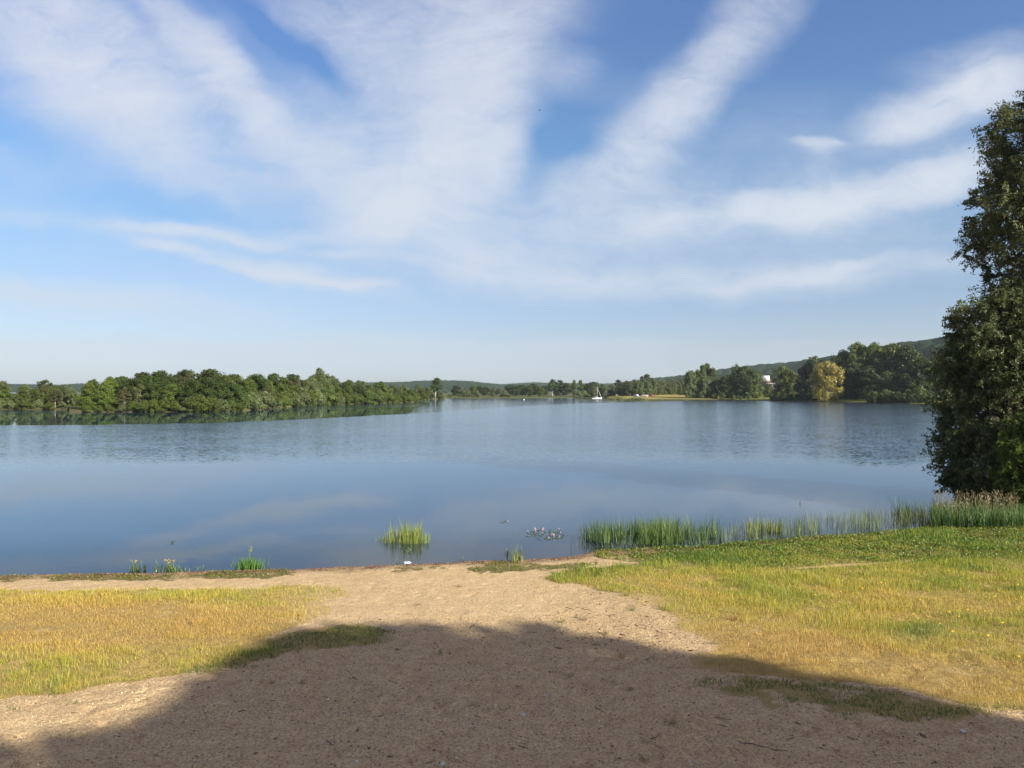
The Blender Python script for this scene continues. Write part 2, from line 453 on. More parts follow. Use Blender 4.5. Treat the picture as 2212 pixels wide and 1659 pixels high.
def cover(x, y):
    """fractions at world points: meadow grass, leafy green plants, how green the grass is, grass height"""
    z = land_h(x, y, False)
    X, Y = to_pic(x, y, z)
    wx = noise2(x, y, 0.9, 31, 3); wy = noise2(x, y, 0.9, 47, 3)
    fx = noise2(x, y, 3.5, 32, 2); fy = noise2(x, y, 3.5, 48, 2)
    Xn = X + wx * 34 + fx * 12
    Yn = Y + (wy * 12 + fy * 4) * np.clip((Y - 1190) / 150, .28, 1.3)
    L = in_poly(Xn, Yn, LEFT_MEADOW).astype(float)
    Rr = in_poly(Xn, Yn, RIGHT_MEADOW).astype(float)
    S = in_poly(Xn, Yn, LEFT_STRIP).astype(float)
    Q = in_poly(Xn + fx * 20, Yn + fy * 8, LOWER_PATCH).astype(float)
    leaf = in_poly(Xn, Y + wy * 3, LEAFY).astype(float)
    for r in RIBBONS:
        leaf = np.maximum(leaf, in_poly(X + fx * 34 + wx * 14, Y + fy * 5.0, r).astype(float) * .85)
    pat = noise2(x, y, 0.55, 61, 4)
    fine = noise2(x, y, 2.4, 63, 3)
    # sparse places
    spL = smooth(X, 560, 720) * .75
    spR = (1 - smooth(X - (Y - 1270) * .6, 1330, 1530)) * smooth(Y, 1270, 1300) * .85
    gl = L * (1 - spL * (fine + pat < .25)) * (1 - .35 * (fine < -.45))
    gr = Rr * (1 - spR * (fine + pat < .35)) * (1 - .30 * (fine < -.5))
    trail = in_poly(X + fx * 10, Y + wy * 2, SAND_TRAIL)
    gr = gr * (1 - .9 * trail)
    leaf = leaf * np.clip(1.15 - .85 * smooth(Y + wy * 10, 1182, 1226) * (X > 1300), .12, 1) * (1 - .9 * trail) * (1 - .5 * (fine < -.35) * (Y > 1180))
    gq = np.maximum(Q * (fine + pat > -.15), S) * .8
    grass = np.maximum.reduce([gl, gr * (1 - leaf * .7), gq])
    green = np.zeros_like(x) + .35
    # left meadow: green rim, brown-gold heart
    gL = .62 - .95 * np.exp(-(((X - 270) / 330) ** 2 + ((Y - 1352) / 48) ** 2)) + .35 * pat
    gR = .60 - .62 * np.exp(-(((X - 1720) / 300) ** 2 + ((Y - 1400) / 55) ** 2)) - .45 * smooth(Y, 1400, 1470) + .38 * pat + .25 * (1 - smooth(Y, 1215, 1260))
    green = np.where(X < 1000, gL, gR)
    green = np.where(np.maximum(S, Q) > 0, 1.0, green)
    green = green + .45 * np.exp(-(((X - 1985) / 60) ** 2 + ((Y - 1370) / 22) ** 2))
    hgt = .085 + .05 * pat + .05 * np.clip(green, 0, 1)
    hgt = np.where(np.maximum(S, Q) * (1 - np.maximum(L, Rr)) > 0, .045, hgt)
    return grass, leaf, np.clip(green, 0, 1.2), np.clip(hgt, .03, .2), X, Y

# ------------------------------------------------------------------ ground: one sheet, fine near the camera
def axis_pts(lo, a, b, hi, step, grow=1.22):
    mid = list(np.arange(a, b, step))
    s = step; p = a; left = []
    while p > lo:
        s *= grow; p -= s; left.append(max(p, lo))
    s = step; p = mid[-1]; right = []
    while p < hi:
        s *= grow; p += s; right.append(min(p, hi))
    return np.array(left[::-1] + mid + right)
gx = axis_pts(-4400, -15, 22, 4400, 0.045)
gy = axis_pts(-60, 7, 20, 4400, 0.042, 1.045)
GX, GY = np.meshgrid(gx, gy)
gxx, gyy = GX.ravel(), GY.ravel()
gz = land_h(gxx, gyy)
near = (gxx > -24) & (gxx < 40) & (gyy > 5) & (gyy < 40)
cg = np.zeros((len(gxx), 3))
c_ = cover(gxx[near], gyy[near])
shd = shore_y(gxx[near]) - gyy[near]
Xg, Yg = c_[4], c_[5]
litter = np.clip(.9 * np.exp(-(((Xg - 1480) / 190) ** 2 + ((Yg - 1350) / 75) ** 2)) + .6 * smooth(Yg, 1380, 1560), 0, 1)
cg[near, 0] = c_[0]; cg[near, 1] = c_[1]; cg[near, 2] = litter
wet = np.zeros(len(gxx)); wet[near] = 1 - smooth(shd + .35 * noise2(gxx[near], gyy[near], 2.0, 77, 3), .25, 1.15)
# footprints and scuffs trodden into the sand
fp = np.random.RandomState(17)
fx_ = gxx[near]; fy_ = gyy[near]; dz_ = np.zeros(len(fx_))
for i_ in range(420):
    cx_, cy_ = fp.uniform(-8.5, 9.5), fp.uniform(7.8, 18.5)
    a_ = fp.normal() * .7 + math.pi / 2; L_ = fp.uniform(.09, .16); W_ = L_ * fp.uniform(.38, .75)
    m_ = (np.abs(fx_ - cx_) < .3) & (np.abs(fy_ - cy_) < .3)
    if not m_.any(): continue
    u_ = ((fx_[m_] - cx_) * math.cos(a_) + (fy_[m_] - cy_) * math.sin(a_)) / L_
    v_ = (-(fx_[m_] - cx_) * math.sin(a_) + (fy_[m_] - cy_) * math.cos(a_)) / W_
    r_ = np.sqrt(u_ ** 2 + v_ ** 2)
    dz_[m_] += fp.uniform(.5, 1.0) * (-.030 * np.exp(-r_ ** 4) + .012 * np.exp(-((r_ - 1.25) / .3) ** 2))
gz[near] += dz_ * np.where(fy_ > 12.5, .38, 1.0) * (c_[0] < .3) * (c_[1] < .3) * smooth(shd, .8, 1.6)
# a raked furrow of brown wrack along the water's edge
gz[near] += .02 * np.exp(-((shd - .35) / .22) ** 2) * (.6 + .6 * noise2(gxx[near], gyy[near], 3.2, 71, 3))

m_ground, g = material('ground')
geo = g.n('ShaderNodeNewGeometry')
pos = geo.outputs['Position']
cov = g.n('ShaderNodeAttribute', attribute_name='cover')
cs = g.n('ShaderNodeSeparateColor', {0: cov.outputs['Color']})
wetA = g.n('ShaderNodeAttribute', attribute_name='wet').outputs['Fac']
n_big = g.noise(pos, .7, 4, .6); n_mid = g.noise(pos, 5.0, 4, .6); n_fine = g.noise(pos, 60.0, 3, .7); n_gr = g.noise(pos, 190.0, 2, .7)
sand = g.mix(g.rng(n_big, .3, .7), (.76, .53, .26), (.84, .605, .32))
sand = g.mix(g.rng(n_mid, .35, .75, 0, .60), sand, (.45, .285, .145))
sand = g.mix(g.rng(n_fine, .46, .70, 0, .62), sand, (.28, .17, .09))  # dark grain, also standing in for relief shading the bump barely shows
crumb = g.noise(pos, 27.0, 2, .8)
sand = g.mix(g.rng(crumb, .47, .64, 0, .55), sand, (.30, .18, .10))
sand = g.mix(g.rng(crumb, .44, .30, 0, .35), sand, (.82, .62, .36))
sand = g.mix(g.rng(n_gr, .58, .70, 0, .40), sand, (.78, .62, .40))
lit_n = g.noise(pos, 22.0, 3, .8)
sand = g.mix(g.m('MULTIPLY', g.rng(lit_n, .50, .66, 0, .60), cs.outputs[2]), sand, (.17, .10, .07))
soil = g.mix(g.rng(n_mid, .35, .65), (.30, .20, .06), (.43, .30, .09))
gcol = g.mix(g.m('MULTIPLY', cs.outputs[0], .85), sand, soil)
gcol = g.mix(g.m('MULTIPLY', cs.outputs[1], .8), gcol, g.mix(g.rng(n_mid, .35, .65), (.06, .06, .02), (.13, .11, .04)))
wn = g.m('MULTIPLY', wetA, g.rng(n_mid, .25, .6, .45, 1.0))
gcol = g.mix(wn, gcol, (.135, .068, .036))
zz = g.n('ShaderNodeSeparateXYZ', {0: pos}).outputs[2]
bed = g.mix(g.rng(zz, -.45, .0), (.06, .06, .045), (.40, .27, .16))  # bed colour darkens with depth in place of light lost in murky water
gcol = g.mix(g.rng(zz, -.012, .004), bed, gcol)
bh = g.m('ADD', g.m('MULTIPLY', n_fine, .010), g.m('MULTIPLY', n_gr, .006))
bh = g.m('ADD', bh, g.m('MULTIPLY', g.noise(pos, 14.0, 3, .65), .030))
bmp = g.n('ShaderNodeBump', {'Strength': .9, 'Distance': 1.0, 'Height': bh})
b = g.n('ShaderNodeBsdfPrincipled', {'Base Color': gcol, 'Roughness': g.rng(wetA, 0, 1, .95, .6), 'Specular IOR Level': .15, 'Normal': bmp.outputs[0]})
g.n('ShaderNodeOutputMaterial', {0: b.outputs[0]})
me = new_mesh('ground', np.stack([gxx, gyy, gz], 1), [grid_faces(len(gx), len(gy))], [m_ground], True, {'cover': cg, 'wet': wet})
tag(obj('ground', me), kind='structure')

# ------------------------------------------------------------------ water
m_water, g = material('water')
pos = g.n('ShaderNodeNewGeometry').outputs['Position']
sp = g.n('ShaderNodeSeparateXYZ', {0: pos})
px, py = sp.outputs[0], sp.outputs[1]
# how rough the surface is: glassy under the near bank and below the wooded shore, ruffled out on the lake
q1 = g.n('ShaderNodeMapping', {'Vector': pos, 'Scale': (.010, .026, 1), 'Rotation': (0, 0, R(12))})
patch = g.noise(q1.outputs[0], 1.0, 4, .6)
q2 = g.n('ShaderNodeMapping', {'Vector': pos, 'Scale': (.004, .05, 1), 'Rotation': (0, 0, R(8))})
streak = g.noise(q2.outputs[0], 1.0, 4, .6)
bear = g.m('DIVIDE', px, g.m('MAXIMUM', py, 1.0))
# distance of the far edge of the ruffled zone, by bearing (calm lee below the wooded shore)
edge = g.n('ShaderNodeFloatCurve', {1: g.rng(bear, -.70, .70, 0, 1)})
cv = edge.mapping.curves[0]
pts_ = [(0.0, 104), (.12, 106), (.30, 126), (.43, 172), (.50, 235), (.60, 330), (.72, 400), (.85, 330), (1.0, 280)]
while len(cv.points) < len(pts_):
    cv.points.new(.5, .5)
for p_, (a_, b_) in zip(cv.points, pts_):
    p_.location = (a_, b_ / 500.0); p_.handle_type = 'AUTO'
edge.mapping.update()
edist = g.m('MULTIPLY', edge.outputs[0], 500.0)
e2 = g.m('ADD', py, g.m('MULTIPLY', g.m('SUBTRACT', streak, .5), 26.0))
lee = g.rng(g.m('DIVIDE', e2, edist), .985, 1.02, 1.0, 0.0, 'SMOOTHSTEP')
ruff = g.m('MULTIPLY', g.rng(g.m('ADD', py, g.m('MULTIPLY', g.m('SUBTRACT', patch, .5), 34.0)), 42.0, 68.0, 0, 1, 'SMOOTHSTEP'), lee)
ruff = g.m('MULTIPLY', ruff, g.rng(streak, .34, .62, .62, 1.1))
calm_far = g.m('MULTIPLY', g.m('SUBTRACT', 1.0, lee), g.rng(streak, .50, .60, 0.0, .55, 'SMOOTHSTEP'))
inner = g.n('ShaderNodeFloatCurve', {1: g.rng(bear, -.70, .70, 0, 1)})
cv = inner.mapping.curves[0]
pts_ = [(0.0, 158), (.05, 166), (.10, 176), (.13, 300), (.24, 300), (.285, 208), (.325, 194), (.37, 214), (.41, 236), (1.0, 236)]
while len(cv.points) < len(pts_):
    cv.points.new(.5, .5)
for p_, (a_, b_) in zip(cv.points, pts_):
    p_.location = (a_, b_ / 500.0); p_.handle_type = 'VECTOR'
inner.mapping.update()
e3 = g.m('ADD', py, g.m('MULTIPLY', g.m('SUBTRACT', streak, .5), 14.0))
breeze = g.rng(g.m('DIVIDE', e3, g.m('MULTIPLY', inner.outputs[0], 500.0)), .98, 1.02, 0.0, 1.0, 'SMOOTHSTEP')
breeze = g.m('MAXIMUM', breeze, g.rng(bear, -.135, -.115, 0, 1, 'SMOOTHSTEP'))
breeze = g.m('MULTIPLY', g.m('MULTIPLY', breeze, g.m('SUBTRACT', 1.0, lee)), g.rng(streak, .4, .6, .6, 1.0))
amp = g.m('ADD', g.m('ADD', g.m('MULTIPLY', ruff, .175), g.m('ADD', g.m('MULTIPLY', breeze, .075), g.m('MULTIPLY', calm_far, .008))), .0045)
wv1 = g.n('ShaderNodeMapping', {'Vector': pos, 'Scale': (1.0, 1.5, 1), 'Rotation': (0, 0, R(20))})
na = g.v('SUBTRACT', g.noise(wv1.outputs[0], 3.4, 3, .65, out=1), (.5, .5, .5))
nb = g.v('SUBTRACT', g.noise(wv1.outputs[0], .38, 2, .5, out=1), (.5, .5, .5))
nn = g.v('ADD', na, g.v('MULTIPLY', nb, (.16, .16, .16)))
ampv = g.n('ShaderNodeCombineXYZ', {0: g.m('MULTIPLY', amp, 1.6), 1: g.m('MULTIPLY', amp, 2.6), 2: 0.0}).outputs[0]
nrm = g.v('NORMALIZE', g.v('ADD', g.v('MULTIPLY', nn, ampv), (0, 0, 1)))
fr = g.n('ShaderNodeFresnel', {'IOR': 1.333, 'Normal': nrm})
gl = g.n('ShaderNodeBsdfGlossy', {0: (.92, .975, 1.0, 1), 'Roughness': g.m('MULTIPLY_ADD', g.m('MINIMUM', amp, .12), .9, .012), 'Normal': nrm})
gl.distribution = 'GGX'
murk = g.n('ShaderNodeBsdfDiffuse', {0: (.022, .050, .095, 1)})
tr = g.n('ShaderNodeBsdfTransparent', {0: (.74, .74, .70, 1)})
dep = g.n('ShaderNodeAttribute', attribute_name='depth').outputs['Fac']
body = g.n('ShaderNodeMixShader', {0: g.rng(dep, 0.0, .42, .06, .88), 1: tr.outputs[0], 2: murk.outputs[0]})
mx = g.n('ShaderNodeMixShader', {0: g.m('MULTIPLY', fr.outputs[0], .97), 1: body.outputs[0], 2: gl.outputs[0]})
g.n('ShaderNodeOutputMaterial', {0: mx.outputs[0]})
wx = axis_pts(-4000, -16, 24, 4000, .25)
wd = np.array([-1.5, 0, .15, .3, .5, .8, 1.1, 1.5, 2, 2.6, 3.4, 4.5, 6, 10, 20, 60, 200, 500, 1150])
WX, WD = np.meshgrid(wx, wd)
WY = shore_y(WX) + WD
me = new_mesh('water', np.stack([WX.ravel(), WY.ravel(), 0 * WX.ravel()], 1), [grid_faces(len(wx), len(wd))], [m_water], True, {'depth': np.maximum(WD.ravel(), 0) * .055 + .05 * np.maximum(WD.ravel() - 2.5, 0)})
tag(obj('water', me), kind='structure')

# ------------------------------------------------------------------ far shores (strips of land that rise out of the lake)
m_bank, g = material('far_bank')
pos = g.n('ShaderNodeNewGeometry').outputs['Position']
nb_ = g.noise(pos, .12, 4, .6); nf = g.noise(pos, .9, 4, .7)
c = g.mix(g.rng(nb_, .35, .65), (.085, .09, .03), (.14, .14, .045))
c = g.mix(g.rng(nf, .4, .7, 0, .6), c, (.07, .075, .025))
zz = g.n('ShaderNodeSeparateXYZ', {0: pos}).outputs[2]
c = g.mix(g.rng(g.m('ADD', zz, g.m('MULTIPLY', nf, .15)), .10, .30), (.10, .075, .05), c)
b = g.n('ShaderNodeBsdfPrincipled', {'Base Color': c, 'Roughness': .95, 'Specular IOR Level': .1})
g.n('ShaderNodeOutputMaterial', {0: b.outputs[0]})

m_meadow, g = material('meadow')
pos = g.n('ShaderNodeNewGeometry').outputs['Position']
nb_ = g.noise(g.n('ShaderNodeMapping', {'Vector': pos, 'Scale': (.02, .10, 1)}).outputs[0], 1.0, 4, .6); nf = g.noise(pos, .8, 4, .7)
zz = g.n('ShaderNodeSeparateXYZ', {0: pos}).outputs[2]
c = g.mix(g.rng(nb_, .35, .65), (.36, .27, .075), (.46, .36, .12))
c = g.mix(g.rng(nf, .45, .7, 0, .35), c, (.22, .19, .06))
c = g.mix(g.rng(g.m('ADD', zz, g.m('MULTIPLY', nf, .25)), .55, .95), g.mix(g.rng(nf, .35, .65), (.10, .12, .03), (.17, .18, .05)), c)
xx_ = g.n('ShaderNodeSeparateXYZ', {0: pos}).outputs[0]
xe = g.m('ADD', xx_, g.m('MULTIPLY', nb_, 12.0))
gold = g.m('MULTIPLY', g.rng(xe, 72, 90, 0, 1, 'SMOOTHSTEP'), g.rng(xe, 132, 146, 1, 0, 'SMOOTHSTEP'))
c = g.mix(gold, g.mix(g.rng(nf, .35, .65), (.13, .15, .03), (.24, .24, .05)), c)
c = g.mix(g.rng(zz, .10, .26), (.05, .04, .025), c)
b = g.n('ShaderNodeBsdfPrincipled', {'Base Color': c, 'Roughness': .95, 'Specular IOR Level': .1})
g.n('ShaderNodeOutputMaterial', {0: b.outputs[0]})

def strip(name, XD, prof, mat, step=6.0):
    """land behind a shoreline given as (picture column, distance); prof = (distance inland, height)"""
    Xs = np.arange(XD[0][0], XD[-1][0] + step, step)
    Ds = np.interp(Xs, [p[0] for p in XD], [p[1] for p in XD])
    off = np.array([p[0] for p in prof], float); hh = np.array([p[1] for p in prof], float)
    rows = []
    for o_, h_ in zip(off, hh):
        D = Ds + o_ + (0.9 * noise2(Xs, Xs * 0 + o_, .05, 5) if o_ < 5 else 0)
        x = (Xs - 1106) / F * D
        z = np.full_like(x, h_) + (h_ > .1) * (.15 * h_ + .05) * noise2(x, D, .05, 8)
        rows.append(np.stack([x, D, z], 1))
    v = np.concatenate(rows)
    me = new_mesh(name, v, [grid_faces(len(Xs), len(off))], [mat], True)
    return tag(obj(name, me), kind='structure')
ISLE = [(150, 168), (180, 172), (300, 173), (450, 176), (520, 182), (607, 220), (697, 269), (798, 299), (898, 340), (905, 400), (930, 470), (965, 530)]
LEFTB = [(-1200, 150), (-300, 188), (0, 196), (120, 196), (200, 200)]
FARB = [(880, 566), (1000, 545), (1080, 560), (1160, 575), (1250, 588), (1300, 590), (1420, 560), (1520, 560)]
RIGHTB = [(1330, 478), (1350, 446), (1400, 438), (1454, 440), (1500, 440), (1610, 438), (1665, 400), (1776, 356), (1875, 311), (1975, 297), (2100, 288), (2500, 270), (3400, 250)]
strip('left_bank', LEFTB, [(-4, -.9), (0, -.05), (.8, .25), (6, .5), (40, .8), (300, 1.2), (900, 1.5)], m_bank)
strip('island_bank', ISLE, [(-4, -.9), (0, -.05), (.8, .30), (6, .6), (40, .9), (300, 1.2), (800, 1.5)], m_bank)
strip('far_bank', FARB, [(-6, -.9), (0, -.05), (1.5, .22), (14, .35), (45, .7), (300, 1.6), (1500, 3.0)], m_bank)
def meadow_h(d):
    return np.interp(d, [-5, 0, 1, 12, 60, 110, 160, 400, 1500], [-.9, -.05, .28, .5, 1.3, 2.6, 3.4, 4.2, 8.0])
strip('meadow', RIGHTB, [(d, float(meadow_h(d))) for d in (-5, 0, 1, 5, 12, 25, 40, 60, 85, 110, 160, 400, 1500)], m_meadow)
# the low spit by the moored boat
spX = np.arange(1236, 1356, 4.0)
spF = np.interp(spX, [1236, 1250, 1300, 1356], [441, 438.5, 437, 436])
spB = np.interp(spX, [1236, 1250, 1300, 1356], [441.6, 447, 470, 492])
rows = []
for t_, h_ in ((-.25, -.4), (0, -.03), (.12, .16), (.4, .24), (.8, .2), (1.0, -.03), (1.2, -.4)):
    D = spF + (spB - spF) * t_
    rows.append(np.stack([(spX - 1106) / F * D, D, np.full_like(D, h_) * np.interp(spX, [1236, 1260], [.5, 1])], 1))
me = new_mesh('spit', np.concatenate(rows), [grid_faces(len(spX), 7)], [m_bank], True)
tag(obj('spit', me), kind='structure')

# ------------------------------------------------------------------ wooded hills
def bumps(x, y, cell, seed):
    """canopy relief: domes on a jittered grid, 0..1"""
    xi = np.floor(x / cell).astype(np.int64); yi = np.floor(y / cell).astype(np.int64)
    best = np.zeros_like(x); idv = np.zeros_like(x)
    for dx in (-1, 0, 1):
        for dy in (-1, 0, 1):
            i, j = xi + dx, yi + dy
            n = (i * 73856093 ^ j * 19349663 ^ seed * 83492791) & 0xFFFFFF
            r1 = (n & 0xFF) / 255.0; r2 = ((n >> 8) & 0xFF) / 255.0; r3 = ((n >> 16) & 0xFF) / 255.0
            cx = (i + .15 + .7 * r1) * cell; cy = (j + .15 + .7 * r2) * cell
            rr = cell * (.55 + .35 * r3)
            h = (1 - ((x - cx) ** 2 + (y - cy) ** 2) / rr ** 2) * (.45 + .55 * r3)
            m = h > best
            best = np.where(m, h, best); idv = np.where(m, r3 * .6 + r1 * .4, idv)
    return np.sqrt(np.maximum(best, 0)), idv
m_hill, g = material('hill_wood')
pos = g.n('ShaderNodeNewGeometry').outputs['Position']
t = g.n('ShaderNodeAttribute', attribute_name='tint').outputs['Fac']
nf = g.noise(pos, .55, 4, .75)
c = g.mix(t, (.020, .046, .014), (.068, .105, .028))
c = g.mix(g.rng(nf, .35, .7, 0, .7), c, (.012, .028, .009))
bmp = g.n('ShaderNodeBump', {'Strength': 1.0, 'Distance': 3.0, 'Height': nf})
b = g.n('ShaderNodeBsdfPrincipled', {'Base Color': c, 'Roughness': .9, 'Specular IOR Level': .1, 'Normal': bmp.outputs[0]})
g.n('ShaderNodeOutputMaterial', {0: b.outputs[0]})
def hill(name, ridge, back, cell, amp_, xs, depth, nrow):
    """ridge: (column, row, distance) of the skyline"""
    rX = [r_[0] for r_ in ridge]
    Xs = np.arange(rX[0], rX[-1], xs)
    D = np.interp(Xs, rX, [r_[2] for r_ in ridge]); Yr = np.interp(Xs, rX, [r_[1] for r_ in ridge])
    top = CAMZ + (HY - Yr) / F * D - amp_ * .7
    tt = np.concatenate([np.linspace(-1, 0, nrow), np.linspace(0.02, .5, max(6, nrow // 5))])
    T, DD = np.meshgrid(tt, D, indexing='ij'); TP = np.broadcast_to(top, T.shape); XX = np.broadcast_to(Xs, T.shape)
    dist = DD + T * depth
    x = (XX - 1106) / F * dist
    prof = np.where(T < 0, np.sin((1 + T) * math.pi / 2) ** 1.1, 1 - (T / .5) ** 2 * .5)
    z = prof * (TP + 1) - 1 + 4 * noise2(x, dist, .004, 3) * prof
    bmpv, idv = bumps(x.ravel(), dist.ravel(), cell, 5)
    z = z.ravel() + bmpv * amp_ * (1 + .5 * noise2(x.ravel(), dist.ravel(), .01, 13))
    me = new_mesh(name, np.stack([x.ravel(), dist.ravel(), z], 1), [grid_faces(len(Xs), len(tt))], [m_hill], False, {'tint': idv})
    return tag(obj(name, me), kind='structure')
hill('hill', [(-1500, 822, 2600), (0, 829, 2600), (130, 832, 2600), (170, 829, 2600), (230, 829, 2600), (500, 830, 2700), (800, 828, 2700), (878, 826.5, 2500), (915, 824.5, 2500), (954, 823, 2500), (1013, 825, 2450),
              (1045, 828, 2450), (1077, 830.5, 2500), (1093, 831.5, 2600), (1129, 828.5, 2800), (1155, 826.5, 2900), (1183, 827.5, 2900), (1233, 828, 2900), (1400, 829, 3000), (1700, 829, 3000)], 0, 11, 6, 2.4, 900, 46)
hill('hill', [(1330, 832, 2100), (1400, 821, 2050), (1454, 815, 2000), (1500, 809, 1900), (1546, 801.5, 1850), (1580, 796, 1800), (1627, 791, 1700), (1701, 785, 1600), (1740, 779, 1500), (1789, 774, 1400), (1900, 752, 1250), (1965, 742, 1150),
              (2002, 737.5, 1100), (2100, 725, 1000), (2400, 690, 900), (3000, 640, 800)], 0, 13, 8, 2.4, 520, 60)

# ------------------------------------------------------------------ trees
m_bark = simple_mat('bark', (.16, .125, .095), .9, .35, 6)
m_bark_pale = simple_mat('pale_bark', (.38, .34, .28), .9, .3, 4)
m_leaf_dark = leaf_mat('leaf_dark', (.072, .100, .018), (.155, .165, .032))
m_leaf_green = leaf_mat('leaf_green', (.120, .148, .024), (.235, .235, .042))
m_leaf_bright = leaf_mat('leaf_bright', (.145, .182, .028), (.235, .245, .042))
m_leaf_willow = leaf_mat('leaf_willow', (.16, .18, .065), (.29, .29, .12))
m_leaf_sun = leaf_mat('leaf_sunny', (.155, .185, .026), (.28, .29, .045))
m_leaf_gold = leaf_mat('leaf_gold', (.36, .27, .065), (.52, .38, .12))
m_leaf_dull = leaf_mat('leaf_dull', (.14, .13, .045), (.22, .19, .075))

def leaf_cards(cent, outw, size, elong, rng, flat=0.0, droop=0.0):
    """diamond leaf cards around points; outw biases their facing"""
    n = len(cent)
    nrm = rng.normal(size=(n, 3)) * .75 + outw * .75
    nrm[:, 2] += flat
    nrm /= np.linalg.norm(nrm, axis=1, keepdims=True) + 1e-9
    ax = rng.normal(size=(n, 3)); ax[:, 2] -= droop
    ax -= nrm * (ax * nrm).sum(1, keepdims=True)
    ax /= np.linalg.norm(ax, axis=1, keepdims=True) + 1e-9
    bx = np.cross(nrm, ax)
    s = size * rng.uniform(.65, 1.35, (n, 1))
    a = ax * s * elong / 2; b = bx * s / 2
    v = np.stack([cent - a, cent + b - a * .1, cent + a, cent - b - a * .1], 1).reshape(-1, 3)
    f = np.arange(n * 4).reshape(n, 4)
    return v, f

def tree_meshes(kind, H, Rad, seed, nclump, nleaf, lsize, lmat, bmat, base=.12, elong=1.5, squash=.8, clump_r=None, pale_trunk=False, prof='round', lean=0.0):
    """returns crown mesh and trunk mesh; height H, crown radius Rad, crown starting at base*H"""
    rng = np.random.RandomState(seed)
    z0 = base * H
    ch = H - z0
    cr = clump_r or Rad * .30
    def radius(t):
        if prof == 'round': return np.maximum(0, 1 - np.abs((2 * t - .84) / 1.18) ** 2.7) ** .55
        if prof == 'poplar': return np.clip(t / .12, 0, 1) ** .5 * np.clip((1.02 - t) / .55, 0, 1) ** .6
        if prof == 'cone': return np.clip(t / .15, 0, 1) * (1.03 - t)
        if prof == 'dome': return np.sqrt(np.clip(1 - t ** 2.2, 0, 1))
        if prof == 'vase': return np.clip(.30 + .9 * t, 0, 1) * np.sqrt(np.clip(1.03 - t ** 6, 0, 1))
        if prof == 'open': return .45 + .55 * np.sin(np.clip(t, 0, 1) * math.pi) ** .7
    # a few lobes make the outline uneven
    nl = 7
    la = rng.uniform(0, 2 * math.pi, nl); lh = rng.uniform(.1, .9, nl); lw = rng.uniform(.6, 1.0, nl)
    cen = []
    while len(cen) < nclump:
        t = rng.uniform(0, 1) ** (.85 if prof != 'poplar' else 1); a = rng.uniform(0, 2 * math.pi)
        rr = radius(np.array(t)) * (1 - .33 * rng.uniform() ** 2.0 * 2.2 if rng.uniform() < .85 else rng.uniform(.1, .6))
        lobe = 1 + .22 * sum(w_ * math.exp(-((math.atan2(math.sin(a - a_), math.cos(a - a_)) / .6) ** 2 + ((t - h_) / .22) ** 2)) for a_, h_, w_ in zip(la, lh, lw)) - .12
        r_ = max(rr, .03) * Rad * lobe - cr * .5
        r_ = max(r_, 0)
        c = np.array([math.cos(a) * r_ + lean * t * Rad, math.sin(a) * r_, z0 + t * (ch - cr * .55) + (lobe - 1) * .25 * Rad * (t > .6)])
        cen.append(c)
    cen = np.array(cen)
    per = max(4, nleaf // nclump)
    size_c = cr * rng.uniform(.65, 1.25, nclump)
    d = rng.normal(size=(nclump, per, 3)); d /= np.linalg.norm(d, axis=2, keepdims=True)
    rad = rng.uniform(0, 1, (nclump, per, 1)) ** .45
    P_ = cen[:, None, :] + d * rad * size_c[:, None, None] * np.array([1, 1, squash])
    axis = np.stack([cen[:, 0] * 0 + lean * .5, cen[:, 1] * 0, cen[:, 2]], 1)
    ow = P_ - np.array([0, 0, z0 + ch * .42]); ow /= np.linalg.norm(ow, axis=2, keepdims=True) + 1e-9
    ow = ow * .6 + d * .8
    v, f = leaf_cards(P_.reshape(-1, 3), ow.reshape(-1, 3), lsize, elong, rng, flat=.25)
    tint = np.clip(rng.uniform(.15, .75, (nclump, 1)) + rng.uniform(-.28, .28, (nclump, per)), 0, 1).ravel()
    crown = new_mesh('crown_' + kind, v, [f], [lmat], False, {'tint': np.repeat(tint, 4)})
    # trunk and limbs
    mb = MB()
    r0 = H * .016 + .05
    top = z0 + ch * .72
    zz = np.linspace(-.5, top, 9)
    wob = rng.normal(size=(9, 2)) * .012 * H; wob[0:2] = 0; wob = np.cumsum(wob * .5, 0)
    tp = np.stack([wob[:, 0] + lean * np.clip((zz - z0) / ch, 0, 1) * Rad, wob[:, 1], zz], 1)
    mb.tube(tp, np.linspace(r0 * 1.15, r0 * .22, 9), 7)
    for i in rng.choice(nclump, min(14, nclump), replace=False):
        c = cen[i]
        zb = min(max(c[2] - rng.uniform(.15, .4) * ch, z0 * .7), top * .95)
        k = np.interp(zb, zz, np.arange(9)); k0 = int(k)
        b0 = tp[min(k0, 8)] * (1 - (k - k0)) + tp[min(k0 + 1, 8)] * (k - k0)
        mid = b0 * .45 + c * .55 + np.array([0, 0, -.04 * H]) + rng.normal(size=3) * .01 * H
        mb.tube([b0, mid, c], [r0 * .38, r0 * .22, r0 * .06], 5)
    trunk = mb.mesh('trunk_' + kind, bmat, True)
    return crown, trunk

